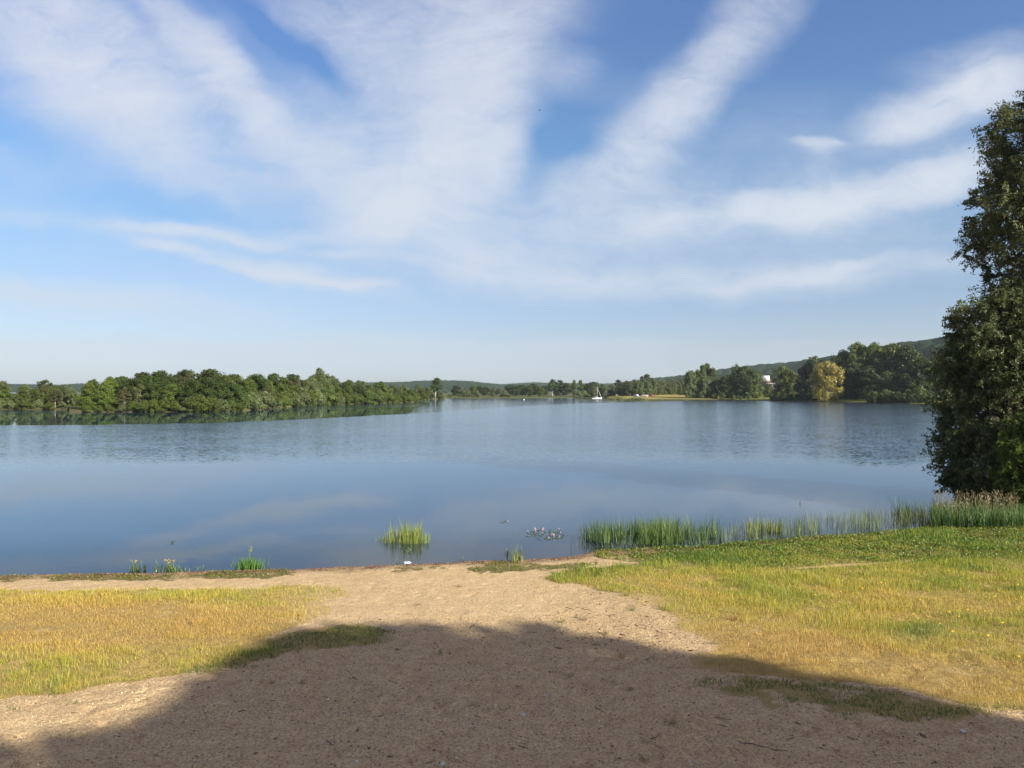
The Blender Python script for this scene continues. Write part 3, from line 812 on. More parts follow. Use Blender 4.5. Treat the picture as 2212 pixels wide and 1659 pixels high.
# library of crowns; nominal height 10
LIB = {}
def lib(key, n, **kw):
    LIB[key] = [tree_meshes(key, seed=hash_(key) + i, **kw) for i in range(n)]
def hash_(s):
    return sum(ord(c) * (i + 3) for i, c in enumerate(s)) % 9973
lib('oak', 3, H=10, Rad=4.2, nclump=95, nleaf=8500, lsize=.28, clump_r=1.05, lmat=m_leaf_dark, bmat=m_bark, base=.10)
lib('ash', 3, H=10, Rad=3.6, nclump=85, nleaf=7800, lsize=.27, clump_r=.95, lmat=m_leaf_green, bmat=m_bark, base=.08)
lib('dull', 2, H=10, Rad=3.4, nclump=75, nleaf=6000, lsize=.24, clump_r=.85, lmat=m_leaf_dull, bmat=m_bark_pale, base=.12)
lib('bright', 2, H=10, Rad=3.6, nclump=85, nleaf=7800, lsize=.27, clump_r=.95, lmat=m_leaf_bright, bmat=m_bark, base=.03, prof='dome')
lib('willow', 3, H=10, Rad=4.0, nclump=80, nleaf=7600, lsize=.22, lmat=m_leaf_willow, bmat=m_bark, base=.03, elong=2.6, squash=1.3, clump_r=.95)
lib('shrub', 3, H=10, Rad=7.5, nclump=46, nleaf=4200, lsize=.55, lmat=m_leaf_green, bmat=m_bark, base=.0, prof='dome')
lib('dshrub', 2, H=10, Rad=7.5, nclump=46, nleaf=4200, lsize=.5, lmat=m_leaf_dark, bmat=m_bark, base=.0, prof='dome')  # darker leaf colour stands in for the shade along the right waterline
lib('wshrub', 2, H=10, Rad=7.0, nclump=52, nleaf=4600, lsize=.5, lmat=m_leaf_willow, bmat=m_bark, base=.0, prof='dome', elong=2.4)
lib('poplar', 2, H=10, Rad=1.7, nclump=44, nleaf=4200, lsize=.26, lmat=m_leaf_green, bmat=m_bark, base=.05, prof='poplar', clump_r=.75)
lib('tall', 2, H=10, Rad=2.5, nclump=34, nleaf=3600, lsize=.24, lmat=m_leaf_dark, bmat=m_bark_pale, base=.30, prof='open', clump_r=.85)
lib('gold', 1, H=10, Rad=4.6, nclump=110, nleaf=15000, lsize=.20, lmat=m_leaf_gold, bmat=m_bark, base=.02, elong=2.8, squash=1.2, clump_r=1.0)
lib('bigash', 2, H=10, Rad=4.0, nclump=120, nleaf=16000, lsize=.20, lmat=m_leaf_sun, bmat=m_bark, base=.02, clump_r=.85)
lib('bigdark', 2, H=10, Rad=4.2, nclump=120, nleaf=17000, lsize=.20, lmat=m_leaf_dark, bmat=m_bark, base=.03, clump_r=.9)
lib('bigwillow', 2, H=10, Rad=3.8, nclump=130, nleaf=17000, lsize=.17, lmat=m_leaf_willow, bmat=m_bark, base=.02, elong=2.8, squash=1.4, clump_r=.8)

_cnt = {}
def tree(key, name, X, D, Ytop, z0, label, cat='tree', group=None, wide=1.0, rz=None):
    """one tree: an Empty with trunk and crown, its top at row Ytop"""
    i = _cnt.get(key, 0); _cnt[key] = i + 1
    crown, trunk = LIB[key][i % len(LIB[key])]
    x = (X - 1106) / F * D
    top = CAMZ + (HY - Ytop) / F * D
    h = max(top - z0, .8)
    s = h / 10.0 / (1.02)
    o = obj(name, None, loc=(x, D, z0))
    o.scale = (s * wide, s * wide, s)
    o.rotation_euler = (0, 0, rs.uniform(0, 6.28) if rz is None else rz)
    o.empty_display_size = .5
    tag(o, label, cat, group)
    obj('crown', crown, o)
    obj('trunk', trunk, o)
    return o

KW = {'oak': ('broad_tree', 'dark green broad-crowned tree'), 'ash': ('leafy_tree', 'mid green round-topped tree'), 'dull': ('thin_tree', 'dull olive thinly leaved tree'),
      'bright': ('bright_tree', 'bright yellow-green tree'), 'willow': ('willow_tree', 'pale grey-green willow'), 'dshrub': ('shrub', 'dark rounded shrub'), 'shrub': ('shrub', 'green rounded shrub'),
      'wshrub': ('willow_shrub', 'pale willow shrub'), 'poplar': ('poplar_tree', 'slim upright poplar'), 'tall': ('tall_tree', 'tall open-crowned tree')}

# skyline of the wooded island shore
SKY_L = [(-60, 824), (0, 827), (30, 830), (75, 828), (120, 832), (160, 832), (186, 828)]
SKY_I = [(186, 818), (200, 815), (250, 812), (268, 812), (300, 802), (345, 799), (365, 804), (395, 800), (420, 789), (440, 786), (458, 793), (480, 797), (510, 805), (527, 808), (570, 806), (612, 805),
         (650, 808), (670, 808), (700, 809), (726, 817), (761, 815), (790, 822), (826, 824), (861, 831), (910, 832), (930, 836), (960, 846)]
def isle_D(X):
    return float(np.interp(X, [p[0] for p in ISLE], [p[1] for p in ISLE]))
rr = np.random.RandomState(11)
rows = {}
def put_row(rowname, where, xs, key_pick, dofs, sky, dy, Dfun, z0, grp, first_label=None):
    n = 0
    for X in xs:
        n += 1
        key = key_pick(X)
        nm, kd = KW[key]
        D = Dfun(X) + dofs + rr.uniform(-1, 1)
        Yt = np.interp(X, [p[0] for p in sky], [p[1] for p in sky]) + dy(X) + rr.uniform(-2.5, 3.0)
        base_row = HY + CAMZ / D * F
        Yt = min(Yt, base_row - 1.6 / D * F)
        tree(key, nm, X, D, Yt, z0, f"{kd}, {ordinal(n)} from left {where}", 'shrub' if 'shrub' in key else 'tree', grp, wide=rr.uniform(.9, 1.2))
def xs_by(step, a, b, Dfun, ph=0.0):
    out = []; X = a + ph
    while X < b:
        out.append(X); X += step * F / Dfun(X) * rr.uniform(.8, 1.2)
    return out
def pick(opts):
    def f(X):
        return opts[rr.randint(len(opts))]
    return f
def pick_isle(X):
    if X < 262: return 'bright' if rr.uniform() < .8 else 'ash'
    if X < 480: return ['oak', 'oak', 'dull', 'oak', 'ash'][rr.randint(5)]
    if X < 640: return ['ash', 'ash', 'dull', 'oak'][rr.randint(4)]
    if X < 860: return ['ash', 'willow', 'ash', 'bright', 'oak'][rr.randint(5)]
    return ['ash', 'bright'][rr.randint(2)]
def pick_isle_top(X):
    if X < 262: return 'bright'
    if X < 500: return 'oak'
    if X < 660: return ['ash', 'oak'][rr.randint(2)]
    return ['ash', 'willow'][rr.randint(2)]
def isle_back(X):
    return isle_D(min(X, 900))
put_row('b', 'in the island wood\'s back row', xs_by(5.4, 262, 925, isle_back), pick_isle_top, 20, SKY_I, lambda X: 0, isle_back, .8, 'back row of the island wood')
put_row('m', 'in the island wood\'s middle row', xs_by(4.4, 196, 925, isle_back, 6), pick_isle, 11, SKY_I, lambda X: 7 if X > 262 else 0, isle_back, .6, 'middle row of the island wood')
put_row('f', 'in the island wood\'s front row', xs_by(3.8, 192, 900, isle_D), pick_isle, 4.8, SKY_I, lambda X: (24 if X < 640 else 15) if X > 262 else 8, isle_D, .45, 'front row of the island wood')
put_row('s', 'along the island waterline', xs_by(2.6, 186, 930, isle_D, 3), pick(['shrub', 'wshrub', 'shrub', 'shrub']), .5, SKY_I, lambda X: (62 if X < 520 else 40 if X < 640 else 30 if X < 780 else 20), isle_D, .2, 'shrubs along the island waterline')
put_row('u', 'among the undergrowth inside the island wood', xs_by(2.9, 190, 925, isle_D, 2), pick(['shrub']), 9, SKY_I, lambda X: (60 if X < 520 else 40 if X < 640 else 30 if X < 780 else 20) - 2, isle_D, .3, 'undergrowth inside the island wood')
put_row('u2', 'in the undergrowth at the back of the island wood', xs_by(2.9, 190, 925, isle_D, 9), pick(['shrub']), 16, SKY_I, lambda X: (60 if X < 520 else 40 if X < 640 else 30 if X < 780 else 20) - 3, isle_D, .3, 'undergrowth at the back of the island wood')
# distinctive trees of that shore
tree('bright', 'bright_tree', 828, 318, 826, .4, 'bright lime green tree standing out at the right part of the island wood')
tree('willow', 'willow_tree', 689, 285, 797, .8, 'pale round tree top standing highest over the right half of the island wood')
tree('oak', 'broad_tree', 823, 335, 822.5, .8, 'small dark tree top poking up behind the lime green tree')
tree('tall', 'tall_tree', 941, 500, 815, .5, 'tall dark two-lobed tree alone past the right end of the island wood', wide=1.5)
tree('oak', 'broad_tree', 941, 502, 822, .5, 'dense lower tree directly behind the lone tall two-lobed tree', wide=.7)
tree('wshrub', 'willow_shrub', 930, 470, 843, .3, 'pale willow shrub at the foot of the lone tall tree, left of it')
tree('wshrub', 'willow_shrub', 952, 500, 845, .3, 'pale willow shrub at the foot of the lone tall tree, right of it')
def lb(X): return float(np.interp(X, [p[0] for p in LEFTB], [p[1] for p in LEFTB]))
put_row('lb', 'in the left-edge bank\'s back row', xs_by(5.5, -40, 190, lb), pick(['willow', 'ash', 'dull', 'willow']), 12, SKY_L, lambda X: 0, lb, .6, 'back row of the bank at the left edge')
put_row('lf', 'in the left-edge bank\'s front row', xs_by(4.2, -30, 200, lb), pick(['ash', 'dull', 'willow', 'ash']), 5, SKY_L, lambda X: 9, lb, .4, 'front row of the bank at the left edge')
put_row('ls', 'along the waterline at the left edge', xs_by(3.4, -30, 190, lb), pick(['shrub', 'wshrub']), .5, SKY_L, lambda X: 34, lb, .2, 'shrubs along the waterline at the left edge')
put_row('lu', 'in the undergrowth of the left-edge bank', xs_by(2.9, -30, 195, lb), pick(['shrub']), 9, SKY_L, lambda X: 32, lb, .3, 'undergrowth of the left-edge bank')
tree('tall', 'tall_tree', 95, 212, 818.5, .8, 'small flat-topped tree rising over the bank at the left edge', wide=1.3)
tree('willow', 'willow_tree', 5, 208, 823, .8, 'brownish round tree top at the left edge of the picture')

tree('ash', 'leafy_tree', 124, 210, 830, .7, 'mid green tree beside the small flat-topped tree of the left bank')
tree('willow', 'willow_tree', 137, 206, 832, .6, 'pale willow between the left bank and the island')
tree('ash', 'leafy_tree', 112, 206, 834, .6, 'low green tree at the right foot of the flat-topped tree')
# far shore, left to right
FAR = [('oak', 985, 640, 832, 1.0, 'round dark tree at the left end of the far shore'), ('wshrub', 1003, 600, 839, .8, 'pale bush beside the round dark tree on the far shore'),
       ('shrub', 972, 590, 851, .5, 'low dark bushes beside the left end of the far shore'),
       ('ash', 1022, 640, 831, 1.0, 'tall tree third from the left on the far shore'), ('wshrub', 1030, 590, 843, .6, 'small pale bush in front of the third far shore tree'),
       ('oak', 1036, 650, 833, 1.0, 'dark tree left of the middle of the far shore group'), ('oak', 1050, 640, 834.5, 1.0, 'dark tree in the middle of the far shore group'),
       ('willow', 1064, 620, 838, .8, 'pale willow in the middle of the far shore'), ('dull', 1078, 620, 838.5, .8, 'olive tree next to the pale far shore willow'), ('wshrub', 1090, 600, 843, .6, 'low pale bush left of the dark far shore grove'),
       ('oak', 1101, 640, 830.5, 1.0, 'leftmost tree of the dark grove on the far shore'), ('oak', 1114, 630, 832, 1.0, 'second tree from the left in the dark far shore grove'), ('oak', 1128, 640, 829.5, 1.0, 'third tree from the left in the dark far shore grove'),
       ('oak', 1141, 630, 832, 1.0, 'fourth tree from the left in the dark far shore grove'), ('oak', 1152, 640, 828, 1.0, 'highest tree at the right part of the dark far shore grove'), ('ash', 1166, 630, 833, .9, 'rightmost tree of the dark far shore grove'),
       ('oak', 1175, 640, 832, 1.0, 'round tree between the dark grove and the tall bare-stemmed pair'),
       ('tall', 1193, 640, 818, 1.0, 'left one of two tall far shore trees with bare pale stems'), ('tall', 1210, 650, 819.5, 1.0, 'right one of two tall far shore trees with bare pale stems'),
       ('oak', 1202, 660, 829, 1.0, 'dark tree filling in behind the tall bare-stemmed pair'), ('oak', 1223, 640, 826, 1.0, 'round dark tree right of the tall bare-stemmed pair'),
       ('poplar', 1240, 640, 820, 1.0, 'slim poplar, left one of two on the far shore'), ('poplar', 1254, 640, 820, 1.0, 'wider poplar, right one of two on the far shore'),
       ('oak', 1268, 660, 828, 1.0, 'dark tree behind the right far shore poplar'), ('oak', 1281, 650, 823.5, 1.0, 'round dark tree behind the sailing boat mast'),
       ('wshrub', 1250, 600, 844, .5, 'pale bush below the two far shore poplars'), ('wshrub', 1262, 604, 843, .5, 'pale bush left of the willows behind the boat'),
       ('willow', 1280, 604, 834, .6, 'leftmost of the pale willows behind the boat'), ('willow', 1294, 608, 832, .6, 'second of the pale willows behind the boat'), ('willow', 1307, 604, 833, .6, 'third of the pale willows behind the boat'),
       ('willow', 1321, 606, 831, .6, 'fourth of the pale willows behind the boat'), ('oak', 1300, 670, 829, 1.0, 'dark tree behind the pale willows near the boat'),
       ('willow', 1333, 600, 832, .6, 'fifth of the pale willows behind the boat'), ('dull', 1337, 650, 819, 1.0, 'reddish-brown topped tree at the left end of the big willow thicket')]
for key, X, D, Y, z, lab in FAR:
    tree(key, KW[key][0], X, D, Y, z, lab, 'shrub' if 'shrub' in key else 'tree', 'trees of the far shore', wide=1.25 if key not in ('poplar',) else 1.3)
def md(X): return float(np.interp(X, [p[0] for p in RIGHTB], [p[1] for p in RIGHTB]))
def mz(X, D): return float(meadow_h(D - md(X)))
n = 0
for X, Y, D in [(1343, 826, 540), (1354, 823, 530), (1362, 826, 522), (1371, 820, 528), (1381, 823, 520), (1391, 819, 530), (1400, 823, 524), (1410, 819, 532), (1421, 822, 540), (1431, 820, 548), (1442, 822, 555), (1452, 820, 560), (1462, 822, 568), (1471, 819, 572)]:
    n += 1
    tree('bigwillow' if n % 2 else 'willow', 'willow_tree', X, D, Y, mz(X, D), f'pale dense willow, {ordinal(n)} from the left in the thicket behind the meadow', 'tree', 'willow thicket behind the meadow', wide=1.05)
tree('dull', 'thin_tree', 1397, 580, 807, 2.5, 'taller tree top standing up from the middle of the willow thicket', wide=1.3)
tree('ash', 'leafy_tree', 1468, 540, 838, 2.0, 'small bright green tree at the right foot of the willow thicket')
tree('shrub', 'shrub', 1476, 545, 843, 2.4, 'small green bush by the meadow left of the poplar group', 'shrub')
# right shore
RT = [('bigwillow', 'willow_tree', 1492, 470, 799, 'grey-green willow at the left end of the poplar group', 0.78), ('poplar', 'poplar_tree', 1507, 480, 797, 'dark slim poplar in the left part of the poplar group', 1.25),
      ('poplar', 'poplar_tree', 1519, 485, 786, 'second highest poplar of the poplar group', 1.12), ('poplar', 'poplar_tree', 1528, 488, 783, 'highest poplar of the poplar group', 1.12), ('poplar', 'poplar_tree', 1539, 485, 793, 'lower poplar at the right of the poplar group', 1.25),
      ('bigwillow', 'willow_tree', 1522, 468, 806, 'broad willow in front of the highest poplar', 0.94), ('bigwillow', 'willow_tree', 1537, 470, 812, 'small willow at the right foot of the poplar group', 0.88),
      ('bigdark', 'broad_tree', 1562, 462, 812, 'dark green tree between poplar group and big round tree', 1.00), ('bigash', 'leafy_tree', 1574, 460, 806, 'mid green tree leaning on the left of the big round tree', 0.75),
      ('bigdark', 'broad_tree', 1608, 458, 789, 'big round dark green tree left of the white building', 1.14), ('bigwillow', 'willow_tree', 1592, 466, 787.5, 'pale willow top over the left of the big round tree', 0.78),
      ('bigash', 'leafy_tree', 1631, 456, 799, 'green tree at the right flank of the big round tree', 0.78),
      ('bigash', 'leafy_tree', 1690, 418, 788, 'round green tree right of the white building', 0.88), ('bigash', 'leafy_tree', 1707, 414, 797, 'lower green tree on the right of that round tree', 0.88),
      ('bigwillow', 'willow_tree', 1760, 392, 768, 'tall pale willow behind the golden willow', 0.90), ('bigdark', 'broad_tree', 1738, 394, 790, 'dark tree between round green tree and pale tall willow', 0.78),
      ('gold', 'golden_willow', 1786, 357, 781, 'golden yellow round willow at the water in the right half', 0.98),
      ('bigash', 'leafy_tree', 1822, 384, 754, 'leafy tree at the left shoulder of the tall dark grove', 0.78), ('bigash', 'leafy_tree', 1852, 380, 736, 'highest tree of the tall dark grove', 0.83),
      ('bigash', 'leafy_tree', 1888, 374, 738, 'second highest tree of the tall dark grove', 0.78), ('bigash', 'leafy_tree', 1928, 362, 738, 'bright-leaved tree at the right part of the tall dark grove', 0.83),
      ('bigdark', 'broad_tree', 1962, 350, 742, 'tree at the right end of the tall dark grove', 0.83), ('bigdark', 'broad_tree', 1844, 364, 780, 'dark shaded tree in the lower left of the tall grove', 1.00),
      ('bigdark', 'broad_tree', 1880, 356, 788, 'dark shaded tree in the lower middle of the tall grove', 1.12), ('bigdark', 'broad_tree', 1915, 342, 800, 'dark shaded tree in the lower right of the tall grove', 1.12),
      ('bigdark', 'broad_tree', 1955, 325, 795, 'dark tree overhanging the water beside the grove', 1.12), ('bigdark', 'broad_tree', 1995, 320, 770, 'dark tree beyond the near willow at the lake edge', 1.12),
      ('bigdark', 'broad_tree', 2035, 322, 760, 'dark tree hidden behind the near willow', 1.12)]
for key, nm, X, D, Y, lab, wd in RT:
    tree(key, nm, X, D, Y, mz(X, D), lab, 'tree', None, wide=wd)
n = 0
for X, D, Y, key in sorted([(1560, 452, 846, 'shrub'), (1585, 444, 853, 'wshrub'), (1600, 442, 855, 'shrub'), (1618, 442, 852, 'wshrub'), (1680, 402, 848, 'shrub'), (1700, 396, 845, 'shrub'), (1722, 388, 850, 'shrub'), (1735, 384, 840, 'shrub'),
                     (1748, 372, 848, 'wshrub'), (1890, 318, 846, 'shrub'), (1895, 315, 848, 'shrub'), (1915, 312, 840, 'shrub'), (1938, 308, 846, 'shrub'), (1960, 305, 840, 'shrub'), (1985, 302, 835, 'shrub'),
                     (1545, 455, 849, 'shrub'), (1660, 470, 836, 'shrub')]):
    n += 1
    tree(key, KW[key][0], X, D, Y, mz(X, D), f'low {"pale" if key == "wshrub" else "dark"} bush under the right shore trees, {ordinal(n)} from the left', 'shrub', 'bushes along the right shore', wide=.8)
tree('bigdark', 'broad_tree', 1660, 600, 829, mz(1660, 600), 'dark tree in front of the brown building, below its roof', wide=1.3)
tree('bigdark', 'broad_tree', 1646, 590, 826, mz(1646, 590), 'dark tree below the raised white box', wide=.6)

n = 0
for X in np.arange(1668, 2010, 13.0):
    if 1762 < X < 1872: continue
    n += 1
    D = md(X) + 2.0 + rr.uniform(-.4, 1.0)
    tree('dshrub', 'shrub', X + rr.uniform(-3, 3), D, HY + CAMZ / D * F - rr.uniform(11, 22) - (8 if X > 1840 else 0), .2, f'dark shrub at the right shore waterline, {ordinal(n)} from the white building', 'shrub', 'shrubs along the right shore waterline', wide=.75)

# ------------------------------------------------------------------ the tall tree and willow at the right edge
def big_crown(name, prof, cx, cy, seed, nclump, per, lsize, elong, mat, cr=.62, twig=True, trunk_top=None, parent=None):
    """prof: (z, radius) pairs; clumps fill the shell of the solid of revolution, hanging on twigs from the trunk"""
    rng = np.random.RandomState(seed)
    zs = np.array([p[0] for p in prof]); rd = np.array([p[1] for p in prof])
    w = np.maximum(rd, .2); cum = np.cumsum((w[1:] + w[:-1]) / 2 * np.diff(zs)); cum = np.concatenate([[0], cum]) / cum[-1]
    z = np.interp(rng.uniform(0, 1, nclump), cum, zs)
    a = rng.uniform(0, 2 * math.pi, nclump)
    rough = 1 + .13 * np.sin(3 * a + 1.3 * z + seed) * np.sin(1.9 * z + 2 * a) + .05 * rng.normal(size=nclump)
    rr_ = np.interp(z, zs, rd) * rough
    inner = np.where(rng.uniform(size=nclump) < .70, 1 - .28 * rng.uniform(size=nclump), np.sqrt(rng.uniform(0, .6, nclump)))
    r_ = np.maximum(rr_ * inner * .95 - cr * 1.0, 0)
    cen = np.stack([np.cos(a) * r_, np.sin(a) * r_, z], 1)
    sc = cr * rng.uniform(.55, 1.35, nclump)
    # each clump is a spray: leaves set along a few short twigs
    nt = 7
    d = rng.normal(size=(nclump, nt, 3)) + np.stack([np.cos(a), np.sin(a), a * 0 + .25], 1)[:, None, :] * .55
    d /= np.linalg.norm(d, axis=2, keepdims=True)
    k = per // nt
    tt = rng.uniform(.12, 1.0, (nclump, nt, k, 1))
    base_ = cen[:, None, None, :]
    P_ = base_ + d[:, :, None, :] * tt * sc[:, None, None, None] * 1.15 + rng.normal(size=(nclump, nt, k, 3)) * .085 * sc[:, None, None, None]
    P_[..., 2] -= (tt[..., 0] ** 2) * .12
    ow = np.broadcast_to(d[:, :, None, :], P_.shape)
    v, f = leaf_cards(P_.reshape(-1, 3), ow.reshape(-1, 3) * .4, lsize, elong, rng, flat=.15, droop=.25)
    tint = np.clip(rng.uniform(.15, .7, (nclump, 1, 1)) + rng.uniform(-.3, .35, (nclump, nt, k)), 0, 1).ravel()
    crown = obj('crown', new_mesh(name + '_crown', v, [f], [mat], False, {'tint': np.repeat(tint, 4)}), parent)
    mb = MB()
    zt = trunk_top or zs[-1] * .93
    tz = np.linspace(-.4, zt, 14)
    wob = np.cumsum(rng.normal(size=(14, 2)) * .07, 0); wob[:2] = 0
    tp = np.stack([wob[:, 0], wob[:, 1], tz], 1)
    r0 = .028 * zs[-1] ** .85 + .03
    mb.tube(tp, np.linspace(r0, .03, 14), 9)
    for i in range(nclump):
        c = cen[i]
        zb = max(c[2] - rng.uniform(.25, .8) * (r_[i] + .5), .15)
        q = np.array([np.interp(zb, tz, tp[:, 0]), np.interp(zb, tz, tp[:, 1]), zb])
        ln = np.linalg.norm(c - q)
        mid = q * .5 + c * .5 + np.array([0, 0, -.05 * ln]) + rng.normal(size=3) * .05 * ln
        mb.tube([q, mid, c], [.012 + .009 * ln, .008 + .005 * ln, .004], 4)
        for j in range(nt):
            mb.tube([c, c + d[i, j] * sc[i] * .6, c + d[i, j] * sc[i] * 1.1 - np.array([0, 0, .1])], [.005, .004, .002], 3)
    obj('trunk', mb.mesh(name + '_trunk', m_bark, True), parent)
    return crown
m_near_leaf = leaf_mat('near_leaf', (.165, .18, .085), (.34, .33, .16), trans=.28, gloss=.008, rough=.5)
m_near_willow = leaf_mat('near_willow_leaf', (.140, .155, .070), (.31, .30, .14), trans=.25, gloss=.008, rough=.5)
m_near_bush = leaf_mat('near_bush_leaf', (.15, .18, .045), (.27, .29, .08), trans=.28, gloss=.008, rough=.5)
def zrow(Y, D): return CAMZ + (HY - Y) / F * D
DT = 31.0
tx = (2262 - 1106) / F * DT
tz0 = float(land_h(np.array([tx]), np.array([DT]), False)[0])
e = obj('tall_tree', None, loc=(tx, DT, tz0)); tag(e, 'tall feathery grey-green tree rising at the right edge of the picture behind the willow', 'tree')
prof_t = [(1.5, 2.0)] + [(zrow(Y, DT) - tz0, (2262 - X) / F * DT) for Y, X in [(700, 2110), (650, 2125), (600, 2112), (560, 2085), (520, 2062), (470, 2066), (430, 2085), (380, 2090), (345, 2122), (310, 2100), (280, 2096), (245, 2145), (215, 2180), (180, 2212), (150, 2250)]]
big_crown('tall_tree', prof_t, 0, 0, 41, 640, 322, .052, 2.6, m_near_leaf, cr=.68, parent=e)
DW = 30.0
wx_ = (2185 - 1106) / F * DW
wz0 = float(land_h(np.array([wx_]), np.array([DW]), False)[0])
e = obj('willow_tree', None, loc=(wx_, DW, wz0)); tag(e, 'large dark willow with branches down to the bank at the right edge', 'tree')
prof_w = [(zrow(Y, DW) - wz0, (2185 - X) / F * DW) for Y, X in [(1092, 2060), (1050, 2012), (1000, 1996), (930, 1998), (870, 2004), (800, 2014), (740, 2026), (700, 2046), (665, 2062), (640, 2100), (622, 2170)]]
big_crown('willow_tree', prof_w, 0, 0, 52, 620, 294, .048, 3.0, m_near_willow, cr=.52, parent=e)
DB = 27.2
bx_ = (2222 - 1106) / F * DB
bz0 = float(land_h(np.array([bx_]), np.array([DB]), False)[0])
e = obj('willow_bush', None, loc=(bx_, DB, bz0)); tag(e, 'lighter green bush in front of the dark willow at the right edge', 'shrub')
prof_b = [(zrow(Y, DB) - bz0, (2222 - X) / F * DB) for Y, X in [(1100, 2175), (1060, 2150), (1010, 2132), (970, 2130), (935, 2150), (905, 2185), (890, 2222)]]
big_crown('willow_bush', prof_b, 0, 0, 63, 120, 210, .058, 2.6, m_near_bush, cr=.42, parent=e)

# ------------------------------------------------------------------ trees behind the camera: they cast the shade over the sand
SHADE = [(-60, 1700), (-10, 1652), (60, 1606), (130, 1602), (200, 1590), (262, 1556), (330, 1530), (400, 1512), (440, 1478), (470, 1448), (540, 1428), (590, 1392), (640, 1376), (720, 1368), (800, 1364), (870, 1370),
         (920, 1362), (960, 1352), (1030, 1354), (1050, 1368), (1062, 1392), (1095, 1392), (1120, 1362), (1150, 1352), (1190, 1372), (1230, 1388), (1290, 1400), (1345, 1398), (1400, 1412), (1450, 1436), (1510, 1442),
         (1560, 1424), (1620, 1430), (1700, 1448), (1750, 1462), (1830, 1474), (1900, 1486), (1960, 1500), (2040, 1522), (2090, 1542), (2150, 1552), (2240, 1566), (2500, 1600), (2500, 2600), (-400, 2600)]
m_leaf_shade = leaf_mat('shade_tree_leaf', (.06, .10, .025), trans=.12)
rg = np.random.RandomState(99)
SHADE = [(X_ - (200 if X_ < 0 and Y_ > 1640 else 0), Y_ + (34 if X_ < 340 and Y_ < 1690 else 14 if X_ < 480 and Y_ < 1690 else 0)) for X_, Y_ in SHADE]
px_, py_ = rg.uniform(-12, 16, 26000), rg.uniform(3.5, 15, 26000)
pz_ = land_h(px_, py_, False)
XX, YY = to_pic(px_, py_, pz_)
ok = in_poly(XX, YY, SHADE)
holes = [(1150, 1592, 135, 50), (700, 1600, 30, 14), (2110, 1588, 120, 22), (1850, 1600, 70, 14), (380, 1620, 40, 12), (960, 1392, 22, 10), (1560, 1560, 26, 9), (2000, 1625, 40, 10)]
for hx, hy, rx, ry in holes:
    ok &= ((XX - hx) / (rx * .75)) ** 2 + ((YY - hy) / (ry * .75)) ** 2 > 1
# keep clump centres inside the edge by about their own radius; drop a few where the sun comes through
inside = ok.copy()
for dx, dy in ((.38, 0), (-.38, 0), (0, .8), (0, -.4)):
    X2, Y2 = to_pic(px_ + dx, py_ + dy, pz_)
    inside &= in_poly(X2, Y2, SHADE)
for hx, hy, rx, ry in holes:
    inside &= ((XX - hx) / rx) ** 2 + ((YY - hy) / ry) ** 2 > 1
nzs = noise2(px_, py_, 1.25, 195, 3)
band = np.zeros(len(px_), bool)
for dy in (.8, 1.7):
    X2, Y2 = to_pic(px_, py_ + dy, pz_); band |= ~in_poly(X2, Y2, SHADE)
fleck = (band & (nzs > .02)) | (nzs > .40)
inside &= ~fleck
ok &= ~(fleck & (noise2(px_, py_, 3.0, 196, 2) > -.1))
sel = np.where(inside)[0][:1350]
eo = np.where(ok & ~inside)[0]
edge_pts = eo[noise2(px_[eo], py_[eo], 1.6, 191, 2) > -.12][:620]
def lift(idx, qy):
    L = (py_[idx] - qy) / (-SUN[1] / math.cos(SUN_EL))
    qx = px_[idx] + L * SUN[0] / math.cos(SUN_EL)
    qz = pz_[idx] + L * math.tan(SUN_EL)
    return np.stack([qx, qy, qz], 1)
C1 = lift(sel, rg.uniform(-14.0, -9.5, len(sel)))
X2, Y2 = to_pic(px_, py_ - .42, pz_)
nz3 = noise2(px_, py_, 1.9, 197, 3)
fr_ = np.where(~in_poly(XX, YY, SHADE) & in_poly(X2, Y2, SHADE) & (nz3 > .12))[0][:520]
edge_pts = np.concatenate([edge_pts, fr_])
C2 = lift(edge_pts, rg.uniform(-13.0, -9.5, len(edge_pts)))
CC = np.concatenate([C1, C2]); RAD = np.concatenate([np.full(len(C1), .40), np.where(np.arange(len(C2)) < len(C2) - len(fr_), .19, .11)])
order = np.argsort(CC[:, 0])
qs = np.quantile(CC[:, 0], [.25, .5, .75])
which = np.digitize(CC[:, 0], qs)
labs = ['tree behind the photographer, first from the beach', 'tree behind the photographer, second from the beach', 'tree behind the photographer, third from the beach', 'tree behind the photographer, farthest from the beach']
